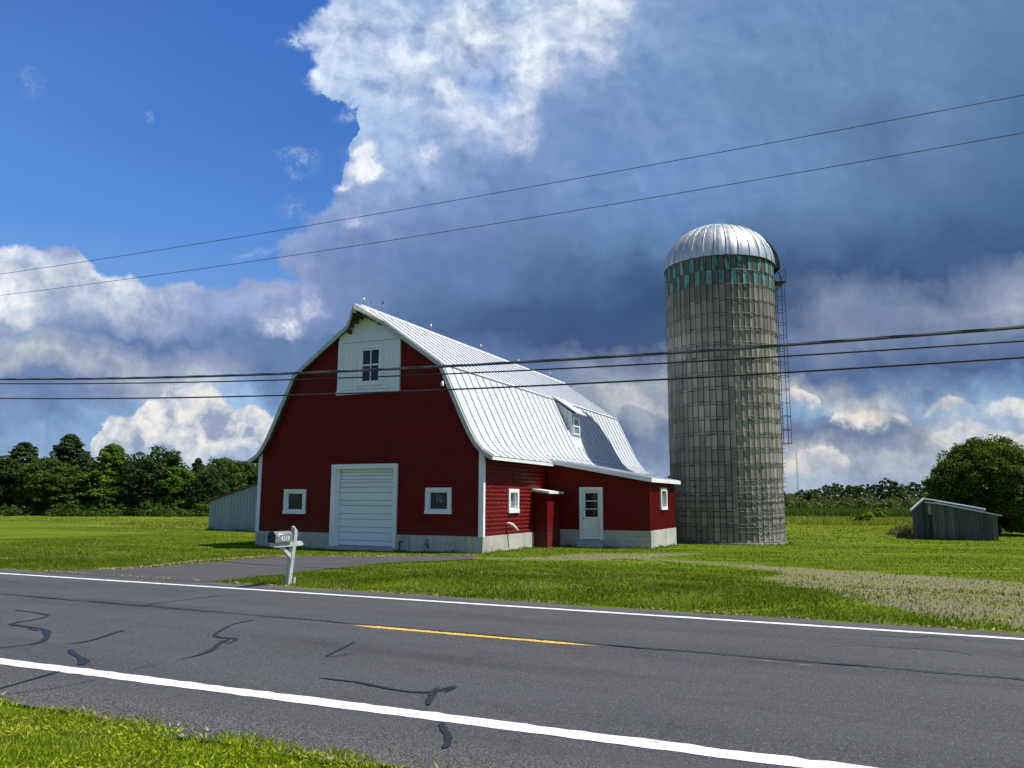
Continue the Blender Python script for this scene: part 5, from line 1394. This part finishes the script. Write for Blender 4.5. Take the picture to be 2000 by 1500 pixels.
# ------------------------------------------------------------------ mailbox and the things at its foot
mx, my, mz_ = G(562, 1142)
mb_ = empty('mailbox', (mx, my, mz_), RD); tag(mb_, 'leaning roadside mailbox numbered 4319 on a weathered white timber post', 'mailbox')
ln_ = 0.10                                   # lean of the post along the road
m = MB()
def post(z): return (ln_ * z / 1.13, 0.02 * z)
hw_ = 0.048
p0, p1 = post(-0.1), post(1.02)
vs = []
for (cx__, cy__), z in ((p0, -0.1), (p1, 1.02)):
    vs += [(cx__ - hw_, cy__ - hw_, z), (cx__ + hw_, cy__ - hw_, z), (cx__ + hw_, cy__ + hw_, z), (cx__ - hw_, cy__ + hw_, z)]
t1 = post(1.02)
vs += [(t1[0] - hw_ + 0.006, t1[1] - hw_, 1.15), (t1[0] + hw_, t1[1] - hw_, 1.13), (t1[0] + hw_ + 0.004, t1[1] + hw_, 1.05), (t1[0] - hw_ + 0.006, t1[1] + hw_, 1.15)]
m.add(vs, [(0, 3, 2, 1), (0, 1, 5, 4), (1, 2, 6, 5), (2, 3, 7, 6), (3, 0, 4, 7), (4, 5, 9, 8), (5, 6, 10, 9), (6, 7, 11, 10), (7, 4, 8, 11), (8, 9, 10, 11)])
m.build('post', 'fascia', mb_)
m = MB(); ax, az = post(0.78)[0], 0.76
m.prism([(-0.60, az + 0.02), (-0.52, az), (0.22, az), (0.30, az + 0.015), (0.24, az + 0.09), (-0.60, az + 0.09)], 0, ax - 0.045, ax + 0.045); m.build('arm', 'fascia', mb_)
m = MB(); bx_ = post(0.5)[0]
m.prism([(-0.02, 0.50), (-0.34, az), (-0.25, az), (0.0, 0.585)], 0, bx_ - 0.035, bx_ + 0.035)
m.build('brace', 'fascia', mb_)
m = MB(); arch = [(-0.085, 0.0), (0.085, 0.0), (0.085, 0.125)] + [(0.085 * math.cos(a), 0.125 + 0.085 * math.sin(a)) for a in np.linspace(0.2, math.pi - 0.2, 9)] + [(-0.085, 0.125)]
m.prism([(x + ax, z + az + 0.095) for x, z in arch][::-1], 1, -0.60, -0.11)
simple('box_metal', (0.16, 0.175, 0.19), (0.26, 0.275, 0.29), 6, 0.4, 0.45, 0.35)
bx = m.build('box', 'box_metal', mb_); tag(bx, 'grey metal box with white number 4319')
m = MB(); m.prism([(x * 1.07 + ax, z * 1.03 + az + 0.093) for x, z in arch][::-1], 1, -0.622, -0.600); m.tube([(ax, -0.62, az + 0.26), (ax, -0.65, az + 0.27)], 0.01, 5)
m.build('box_door', 'chute_green', bx)
MATS['navy'] = simple('navy', (0.012, 0.022, 0.04), None, rough=0.5)
bpy.data.objects['box_door'].data.materials[0] = MATS['navy']
m = MB(); m.box((ax + 0.086, -0.53, az + 0.235), (ax + 0.092, -0.40, az + 0.262)); m.tube([(ax + 0.088, -0.53, az + 0.22), (ax + 0.097, -0.53, az + 0.22)], 0.014, 8); m.build('flag', 'white_fascia', bx)
fc = bpy.data.curves.new('house_number', 'FONT'); fc.body = '4319'; fc.size = 0.125; fc.align_x = 'CENTER'; fc.extrude = 0.001; fc.space_character = 1.0
tmp = bpy.data.objects.new('tmp', fc); C.objects.link(tmp); bpy.context.view_layer.update()
me = bpy.data.meshes.new_from_object(tmp.evaluated_get(bpy.context.evaluated_depsgraph_get())); me.name = 'house_number'
bpy.data.objects.remove(tmp); me.materials.clear(); me.materials.append(MATS['milk_glass'])
no = bpy.data.objects.new('house_number', me); C.objects.link(no); no.parent = bx
no.rotation_euler = (math.radians(90), 0, math.radians(90)); no.location = (ax + 0.0875, -0.315, az + 0.125)
x_, y_, z_ = G(549, 1138)
m = MB(); m.tube([(0, 0, -0.05), (0.085, 0.05, 0.15)], 0.012, 6)
st = m.build('stake', 'dark_iron'); st.location = (x_, y_, z_); tag(st, 'short dark iron rod leaning in the grass left of the mailbox post', 'stake')
x_, y_, z_ = G(571, 1141)
m = MB(); m.box((-0.018, -0.03, -0.05), (0.018, 0.03, 0.12)); st = m.build('stake', 'fascia'); st.location = (x_, y_ + 0.1, z_); st.rotation_euler = (0, 0.05, RD); tag(st, 'sawn-off pale board stub right behind the mailbox post', 'stake')

# ------------------------------------------------------------------ overhead cables along the far side of the road
WD = 17.25
def cable(name, pts, r, mat, label, twist=False):
    P = []
    for px, py in pts:
        q = ray(px, py); t_ = WD / (q[0] * nv[0] + q[1] * nv[1]); p = q * t_ + [0, 0, EYE]
        P.append((p[0] * dv[0] + p[1] * dv[1], p[2]))
    a = np.array(P); co = np.polyfit(a[:, 0], a[:, 1], 2)
    m = MB(); S_ = np.linspace(-46, 40, 110)
    def pt(s_): 
        w_ = WD; x, y = xy(s_, w_); return (x, y, float(np.polyval(co, s_)))
    m.tube([pt(s_) for s_ in S_], r, 8)
    if twist:
        S2 = np.linspace(-46, 40, 900)
        m.tube([(lambda p: (p[0] + 0.012 * math.cos(s_ * 5) * nv[0], p[1] + 0.012 * math.cos(s_ * 5) * nv[1], p[2] + r * 1.25 + 0.004 * math.sin(s_ * 5)))(pt(s_)) for s_ in S2], r * 0.45, 5)
    o = m.build(name, mat, smooth=True); tag(o, label, 'cable', 'overhead cables along the road'); return o
cable('overhead_cable', [(0,741),(560,732.5),(860,714.5),(1300,690),(1700,663),(2000,640)], 0.026, 'cable_grey', 'thickest overhead cable with a wrapped strand, topmost of the three low ones', True)
cable('overhead_cable', [(0,749),(560,743.5),(860,729),(1300,709),(1700,686),(2000,666)], 0.018, 'cable', 'plain black overhead cable, middle of the three low ones')
cable('overhead_cable', [(0,778),(560,772),(1110,750),(1300,741),(1700,718),(2000,697.5)], 0.021, 'cable', 'plain black overhead cable, lowest of the three low ones')
cable('overhead_wire', [(0,536),(600,438),(1250,331),(2000,183)], 0.0075, 'cable', 'thin high power wire crossing above the silo, uppermost of all')
cable('overhead_wire', [(0,577.5),(540,501),(1250,394),(2000,257)], 0.0075, 'cable', 'thin high power wire just below the uppermost one')

# ------------------------------------------------------------------ trees
def crown_quads(rng, h, w, n, leaf, kind='broad', zlo=0.12, clumps=150, d=None):
    """leaf-sized faces gathered in boughs; returns (n,4,3)"""
    d = d or w
    C_ = []; R_ = []
    if kind == 'broad':
        lob = rng.uniform(-1, 1, (7, 3)); lob[:, 2] = lob[:, 2] * 0.6 + 0.15
        for _ in range(clumps):
            v = rng.normal(0, 1, 3); v /= np.linalg.norm(v); 
            if v[2] < -0.9: v[2] *= -0.5
            k = 0.74 + 0.26 * np.max(lob @ v) ; r = rng.uniform(0.5, 1.0) ** 0.6 * (1.10 if rng.random() < 0.12 else 1.0)
            C_.append([v[0] * w / 2 * k * r, v[1] * d / 2 * k * r, h * (zlo + (1 - zlo) * (0.47 + 0.51 * v[2] * max(k, 0.8) * r))]); R_.append(rng.uniform(0.06, 0.12) * w)
        sq = 0.85
    elif kind == 'pine':
        for _ in range(clumps):
            t_ = rng.uniform(0, 1) ** 0.8; z = zlo + (1 - zlo) * t_
            rad = (1 - t_) ** 0.55 * (0.78 + 0.22 * min(1, t_ * 5)) * rng.uniform(0.80, 1.08)
            a = rng.uniform(0, 2 * math.pi); r = rad * rng.uniform(0.35, 1.0) * (1.15 if rng.random() < 0.1 else 1.0)
            C_.append([math.cos(a) * r * w / 2, math.sin(a) * r * d / 2, h * (z - 0.03)]); R_.append(rng.uniform(0.06, 0.125) * w * (1 - 0.4 * t_))
        sq = 0.60
    else:                                     # bush
        for _ in range(clumps):
            v = rng.normal(0, 1, 3); v /= np.linalg.norm(v); v[2] = abs(v[2]); r = rng.uniform(0.5, 1.0)
            C_.append([v[0] * w / 2 * r, v[1] * d / 2 * r, h * (0.08 + 0.88 * v[2] * r * rng.uniform(0.8, 1.05))]); R_.append(rng.uniform(0.08, 0.16) * w)
        sq = 0.7
    C_ = np.array(C_); R_ = np.array(R_)
    i = rng.integers(0, len(C_), n)
    g = rng.normal(0, 1, (n, 3)); g /= np.linalg.norm(g, axis=1)[:, None]; g *= rng.uniform(0.35, 1.0, (n, 1)) ** 0.5
    g[:, 2] = np.where(g[:, 2] < -0.3, -g[:, 2] * 0.6, g[:, 2])
    P = C_[i] + g * R_[i][:, None] * np.array([1, 1, sq])
    P[:, 2] = np.clip(P[:, 2], 0.02 * h, None)
    nrm = g + np.array([0, 0, 0.5]) + rng.normal(0, 0.55, (n, 3)); nrm /= np.linalg.norm(nrm, axis=1)[:, None]
    t1 = np.cross(nrm, rng.normal(0, 1, (n, 3))); t1 /= np.linalg.norm(t1, axis=1)[:, None] + 1e-9; t2 = np.cross(nrm, t1)
    s_ = leaf * rng.uniform(0.6, 1.3, (n, 1))
    return np.stack([P - t1 * s_ * 0.5, P + t2 * s_ * 0.36, P + t1 * s_ * 0.5, P - t2 * s_ * 0.36], 1), C_
def trunk_mb(rng, h, r, C_=None, limbs=9, top=0.8):
    m = MB(); pts = [(rng.normal(0, 0.012) * h * k, rng.normal(0, 0.012) * h * k, h * top * k - (0.3 if k == 0 else 0)) for k in np.linspace(0, 1, 7)]
    m.tube(pts, [r * (1 - 0.85 * k) for k in np.linspace(0, 1, 7)], 8)
    if C_ is not None:
        for q in C_[rng.choice(len(C_), min(limbs, len(C_)), replace=False)]:
            k = max(0.12, min(0.9, (q[2] / h - 0.12))); z = h * top * k
            m.tube([(0, 0, z), (q[0] * 0.5, q[1] * 0.5, z + (q[2] - z) * 0.6), tuple(q)], [r * (1 - 0.8 * k) * 0.6, r * 0.25, r * 0.08], 5)
    return m
PROTO = {}
def proto(key, seed, kind, h, w, n, leaf, mat, clumps=150, zlo=0.1):
    rng = np.random.default_rng(seed); Q, C_ = crown_quads(rng, h, w, n, leaf, kind, zlo, clumps)
    o = quads('crown', Q, mat); tr = trunk_mb(rng, h, 0.022 * h, C_).build('trunk', 'bark', smooth=True)
    PROTO[key] = (o.data, tr.data, h, w); bpy.data.objects.remove(o); bpy.data.objects.remove(tr)
proto('pine_a', 1, 'pine', 12, 8.0, 22000, 0.36, 'leaf_dark', 420, 0.0)
proto('pine_b', 2, 'pine', 12, 8.5, 22000, 0.36, 'leaf_blue', 400, 0.0)
proto('broad_a', 3, 'broad', 11, 9.0, 22000, 0.34, 'leaf_mid', 330, -0.04)
proto('broad_b', 4, 'broad', 11, 9.0, 22000, 0.34, 'leaf_dark', 310, -0.04)
proto('spruce_c', 5, 'pine', 12, 10.5, 26000, 0.36, 'leaf_bright', 430, 0.0)
proto('broad_c', 6, 'broad', 8, 7.0, 16000, 0.30, 'leaf_bright', 230, -0.03)
def tree(name, key, px, top, Y, width_px, label, cat='tree', group=None, dz=0.0):
    r = ray(px, 985); x = r[0] / r[1] * Y; z0 = float(terrain(*sw(x, Y))) - 0.1 + dz
    H = at(px, top, Y)[2] - z0; Wt = width_px / FPX * Y
    cm, tm, h0_, w0_ = PROTO[key]
    e = empty(name, (x, Y, z0), rnd.uniform(0, 6.28)); e.scale = (Wt / w0_, Wt / w0_, H / h0_); tag(e, label, cat, group)
    for nm, me in (('crown', cm), ('trunk', tm)):
        o = bpy.data.objects.new(nm, me); C.objects.link(o); o.parent = e
    return e
LG = 'trees along the left edge of the meadow'
TR = [
 ('deciduous_tree','broad_b',-45,880,100,150,'dark round tree cut off by the left border of the photo'),
 ('pine_tree','pine_b',38,862,104,125,'blue-green pine with a rounded top, first full tree from the left border'),
 ('deciduous_tree','broad_a',78,885,99,100,'mid-green leafy tree right of the first pine at the left border'),
 ('pine_tree','pine_a',128,846,112,112,'tallest dark pine standing behind the others in the left tree line'),
 ('pine_tree','pine_b',160,880,106,80,'slim blue-green pine tucked right of the tallest pine'),
 ('deciduous_tree','broad_a',122,905,97,110,'mid-green bushy tree standing in front of the tallest pine'),
 ('spruce_tree','spruce_c',213,866,97,128,'bright layered spruce with shelf-like boughs, broadest of the left tree line'),
 ('pine_tree','pine_a',268,895,104,70,'narrow dark pine filling the gap right of the bright layered spruce'),
 ('deciduous_tree','broad_b',296,874,98,110,'large dark round-topped tree right of the bright layered spruce'),
 ('pine_tree','pine_a',322,880,102,80,'dark pine leaning out of the right side of the large round-topped tree'),
 ('deciduous_tree','broad_c',348,908,97,70,'light yellow-green tree just right of the dark round-topped one'),
 ('pine_tree','pine_a',382,893,112,52,'small pointed pine behind the middle of the left tree line'),
 ('deciduous_tree','broad_b',368,925,98,80,'low dark tree under the small pointed pine'),
 ('deciduous_tree','broad_a',432,886,103,88,'mid-green rounded tree rising above the tin shed'),
 ('deciduous_tree','broad_b',408,915,97,70,'dark lower tree left of the tin shed roof'),
 ('deciduous_tree','broad_a',482,892,106,80,'mid-green tree touching the left eave of the barn'),
 ('deciduous_tree','broad_b',520,900,108,90,'dark tree mostly hidden behind the left edge of the barn'),
]
for a in TR: tree(a[0], a[1], a[2], a[3], a[4], a[5] * 1.12, a[6], 'tree', LG)
# brush along the foot of the wood
def mass(name, label, cat, items, mat, n_per, leaf, seed, kind='bush', clumps=40):
    rng = np.random.default_rng(seed); out = []
    for (x, y, h, w) in items:
        Q, _ = crown_quads(rng, h, w, max(60, int(n_per)), leaf, kind, 0.02, clumps)
        z0 = float(terrain(*sw(x, y))) - 0.1
        out.append(Q + np.array([x, y, z0]))
    o = quads(name, np.concatenate(out), mat); tag(o, label, cat, kind='stuff'); return o
it = []
for px in range(-160, 560, 16):
    Y = 93 + rnd.uniform(-2, 3); r = ray(px + rnd.uniform(-8, 8), 985); it.append((r[0] / r[1] * Y, Y, rnd.uniform(0.9, 2.6), rnd.uniform(2.0, 4.0)))
mass('underbrush', 'low green brush along the foot of the left tree line', 'brush', it, 'leaf_mid', 420, 0.22, 31)
it = []
for px in list(range(-420, 590, 22)):
    Y = 116 + rnd.uniform(0, 12); r = ray(px, 985); it.append((r[0] / r[1] * Y, Y, rnd.uniform(5.5, 8.5), rnd.uniform(6, 9)))
mass('woodland', 'dark wood filling in behind the left tree line', 'wood', it, 'leaf_dark', 1500, 0.45, 32, 'broad', 60)
# far wood on the right and behind the barn
it = []
for k in range(150):
    px = 560 + k * 13.5 + rnd.uniform(-8, 8); Y = 200 + rnd.uniform(-14, 22); r = ray(px, 985)
    top = 950 + 6 * math.sin(px * 0.013) + 4 * math.sin(px * 0.05) - (9 if rnd.random() < 0.15 else 0) - (24 if 1230 < px < 1320 else 0)
    H = (at(px, top, Y)[2] + 1.0) * rnd.uniform(0.82, 1.08); it.append((r[0] / r[1] * Y, Y, H, rnd.uniform(4.5, 7.5)))
mass('woodland', 'distant dark green wood along the horizon right of the silo', 'wood', it, 'leaf_dark', 900, 0.62, 33, 'broad', 50)
it = []
for k in range(130):
    px = 1240 + k * 8.5 + rnd.uniform(-8, 8); Y = 150 + rnd.uniform(-10, 18); r = ray(px, 985); it.append((r[0] / r[1] * Y, Y, rnd.uniform(2.4, 4.3), rnd.uniform(3.5, 6)))
mass('scrub', 'olive green scrub in front of the distant wood on the right', 'scrub', it, 'leaf_olive', 480, 0.40, 34, 'bush', 40)
mass('scrub', 'grey-green thicket patches within the scrub on the right', 'scrub', [(x + 3, y - 5, h * 0.8, w) for x, y, h, w in it[::3]], 'leaf_mid', 480, 0.36, 35, 'bush', 40)
# reeds and tall meadow weeds
def blades_xy(n, pxr, Yr, hr, wid, rng, lean=0.35):
    px = rng.uniform(*pxr, n); Y = rng.uniform(*Yr, n); x = (px - 1000) / FPX * Y * 1.012
    s_, w_ = sw(x, Y); return blades(s_, w_, rng.uniform(*hr, n), wid * rng.uniform(0.6, 1.4, n), rng, lean)
rg = np.random.default_rng(50)
def clumpy(rng):
    out = []
    for _ in range(46):
        px = np.clip(rng.normal(335, 48), 200, 412); Y = rng.uniform(56, 68); n = int(rng.uniform(20, 70)); x = (px - 1000) / FPX * Y * 1.012
        s_, w_ = sw(x + rng.normal(0, 0.35, n), Y + rng.normal(0, 0.5, n)); out.append(blades(s_, w_, rng.uniform(0.06, 0.30, n), 0.05 * rng.uniform(0.6, 1.4, n), rng, 1.2))
    return np.concatenate(out)
tag(quads('reeds', blades_xy(26000, (1240, 1900), (98, 118), (0.7, 1.35), 0.16, rg, 0.3), 'reed_blade'), 'band of tall green reeds beyond the mown field on the right', 'reeds', kind='stuff')
V1 = blades_xy(16000, (1500, 1860), (72, 98), (0.10, 0.45), 0.09, rg, 0.9)
tag(quads('meadow_weeds', V1, 'meadow_blade'), 'unmown yellow-green weeds between the lawn and the reeds', 'weeds', kind='stuff')
tag(quads('meadow_grass', clumpy(rg), 'meadow_blade'), 'patch of longer uncut grass in the meadow left of the tin shed', 'grass', kind='stuff')
def brush(rng):
    out = []
    for _ in range(70):
        px = np.clip(rng.normal(1750, 17), 1716, 1784); Y = rng.uniform(49.5, 54); n = int(rng.uniform(25, 60)); x = (px - 1000) / FPX * Y * 1.012
        s_, w_ = sw(x + rng.normal(0, 0.14, n), Y + rng.normal(0, 0.14, n)); h = rng.uniform(0.25, 0.75) * math.exp(-((px - 1752) / 34) ** 2)
        out.append(blades(s_, w_, h * rng.uniform(0.4, 1.1, n), 0.03 * rng.uniform(0.6, 1.4, n), rng, 0.7))
    return np.concatenate(out)
tag(quads('brush_pile', brush(rg), 'dry_twig'), 'low tangle of dry brownish weeds left of the weathered shed', 'brush', kind='stuff')
# taller uncut tufts along the feet of the buildings
def along(pts, per_m, hmin, hmax, rng, spread=0.07):
    out = []
    for (x0, y0), (x1, y1) in zip(pts[:-1], pts[1:]):
        L = math.hypot(x1 - x0, y1 - y0); n = int(L * per_m); q = rng.uniform(0, 1, n)
        k = (np.sin(q * L * 2.7 + x0) + np.sin(q * L * 6.1)) * 0.25 + 0.6
        x = x0 + (x1 - x0) * q + rng.normal(0, spread, n); y = y0 + (y1 - y0) * q + rng.normal(0, spread, n); s_, w_ = sw(x, y)
        out.append(blades(s_, w_, np.clip(k, 0.2, 1.2) * rng.uniform(hmin, hmax, n), 0.016 * rng.uniform(0.6, 1.4, n), rng, 0.6))
    return np.concatenate(out)
def bw(u, v): return (BX + u * BC - v * BS, BY + u * BS + v * BC)
def rw(u, v): c_, s_ = math.cos(ry), math.sin(ry); return (L0[0] + u * c_ - v * s_, L0[1] + u * s_ + v * c_)
segs = [along([bw(-0.1, -0.12), bw(gar[0], -0.12)], 130, 0.03, 0.13, rg), along([bw(gar[1], -0.12), bw(Wd + 0.1, -0.12), bw(Wd + 0.14, 4.2)], 130, 0.03, 0.14, rg),
        along([bw(Wd + 0.8, WV0 - 0.14), bw(wdoor[0] - 0.1, WV0 - 0.14)], 130, 0.04, 0.18, rg), along([bw(wdoor[1] + 0.1, WV0 - 0.14), bw(WU + 0.12, WV0 - 0.14), bw(WU + 0.14, WV1)], 130, 0.04, 0.16, rg),
        along([(SX + math.cos(a) * (SR + 0.2), SY + math.sin(a) * (SR + 0.2)) for a in np.linspace(-math.pi, 0.1, 40)], 110, 0.04, 0.20, rg),
        along([rw(bA[0] - 0.1, 0.85), rw(fA[0], 0.8), rw(fA[0], -0.1), rw(fB[0] + 0.05, -0.12)], 160, 0.05, 0.28, rg), along([bw(-15.1, 12.25), bw(-9, 12.25)], 120, 0.05, 0.22, rg)]
tag(quads('foundation_weeds', np.concatenate(segs), 'grass_blade'), 'taller uncut grass tufts along the feet of barn, silo and sheds', 'weeds', kind='stuff')
# dry clippings where lawn meets paving
def flat_bits(pts, n, rng, spread, size):
    P = np.array(pts); i = rng.integers(0, len(P) - 1, n); q = rng.uniform(0, 1, n)[:, None]; c_ = P[i] * (1 - q) + P[i + 1] * q + rng.normal(0, spread, (n, 2))
    k = np.sin(c_[:, 0] * 2.1) + np.sin(c_[:, 0] * 5.3 + 1) > -0.3; c_ = c_[k]
    return blades(c_[:, 0], c_[:, 1], rng.uniform(0.01, 0.035, len(c_)), size * rng.uniform(0.5, 1.5, len(c_)), rng, 2.5, 0.012)
fp = [Gsw(*p) for p in _far]; rp = [(x, 12.47) for x in np.linspace(-24, 12, 40)]
tag(quads('dry_clippings', np.concatenate([flat_bits(fp, 4200, rg, 0.10, 0.04), flat_bits(rp, 3600, rg, 0.045, 0.022), flat_bits([(x, 4.50) for x in np.linspace(-9, 1, 20)], 900, rg, 0.05, 0.012)]), 'straw'), 'scattered dry tan clippings where the lawn meets driveway and road', 'clippings', kind='stuff')
# single bushes
def bush(px, Y, wpx, top, mat, label, seed, n=2600, leaf=0.16, kind='bush'):
    rng = np.random.default_rng(seed); r = ray(px, 985); x = r[0] / r[1] * Y; z0 = float(terrain(*sw(x, Y))) - 0.05
    H = at(px, top, Y)[2] - z0; Wt = wpx / FPX * Y
    Q, C_ = crown_quads(rng, H, Wt, n, leaf, kind, 0.05, 40)
    e = empty('bush', (x, Y, z0)); tag(e, label, 'bush'); quads('crown', Q, mat, e); trunk_mb(rng, H, 0.03 * H, C_, 6).build('stem', 'bark', e)
bush(1693, 88, 24, 996, 'leaf_lime', 'small lime-green bush among the reeds, left of a similar one', 61, 1500, 0.22)
bush(1721, 96, 22, 989, 'leaf_lime', 'small lime-green bush in the reeds nearest the weathered shed', 62, 1500, 0.24)
bush(1680, 78, 34, 1006, 'leaf_mid', 'low dark bush in front of the lime-green ones', 63, 1800, 0.2)
# big maple over the right shed, with its lower neighbour
def big_tree(name, px, Y, wpx, top, mat, label, seed, n, leaf, clumps, zlo=0.0):
    rng = np.random.default_rng(seed); r = ray(px, 985); x = r[0] / r[1] * Y; z0 = float(terrain(*sw(x, Y))) - 0.1
    H = at(px, top, Y)[2] - z0; Wt = wpx / FPX * Y
    Q, C_ = crown_quads(rng, H, Wt, n, leaf, 'broad', zlo, clumps)
    e = empty(name, (x, Y, z0)); tag(e, label, 'tree'); quads('crown', Q, mat, e); trunk_mb(rng, H, 0.035 * H, C_, 22, 0.7).build('trunk', 'bark', e, smooth=True)
big_tree('maple_tree', 1944, 53.0, 212, 850, 'leaf_maple', 'large round dense maple behind the weathered shed at the right border', 71, 105000, 0.155, 560, -0.04)
big_tree('deciduous_tree', 1850, 62.0, 84, 930, 'leaf_bright', 'lower bright green tree against the left side of the large maple', 72, 14000, 0.17, 90)
big_tree('deciduous_tree', 2075, 58.0, 150, 895, 'leaf_mid', 'tree just outside the right border next to the large maple', 73, 12000, 0.2, 90)
# slim radio mast on the horizon
r = ray(1560, 985); Y = 420.0; H = at(1554, 882, Y)[2]
m = MB()
for k in range(3):
    a = 2 * math.pi * k / 3; m.tube([(0.45 * math.cos(a), 0.45 * math.sin(a), -4), (0.30 * math.cos(a), 0.30 * math.sin(a), H)], 0.06, 4)
z = 0
while z < H - 3: m.tube([(0.4, 0, z), (-0.2, 0.35, z + 1.5), (-0.2, -0.35, z + 3)], 0.035, 4); z += 3
simple('mast_paint', (0.40, 0.42, 0.46), None, rough=0.6)
o = m.build('radio_mast', 'mast_paint'); o.location = (r[0] / r[1] * Y, Y, 0); tag(o, 'very thin pale radio mast rising from the wood right of the silo', 'mast')
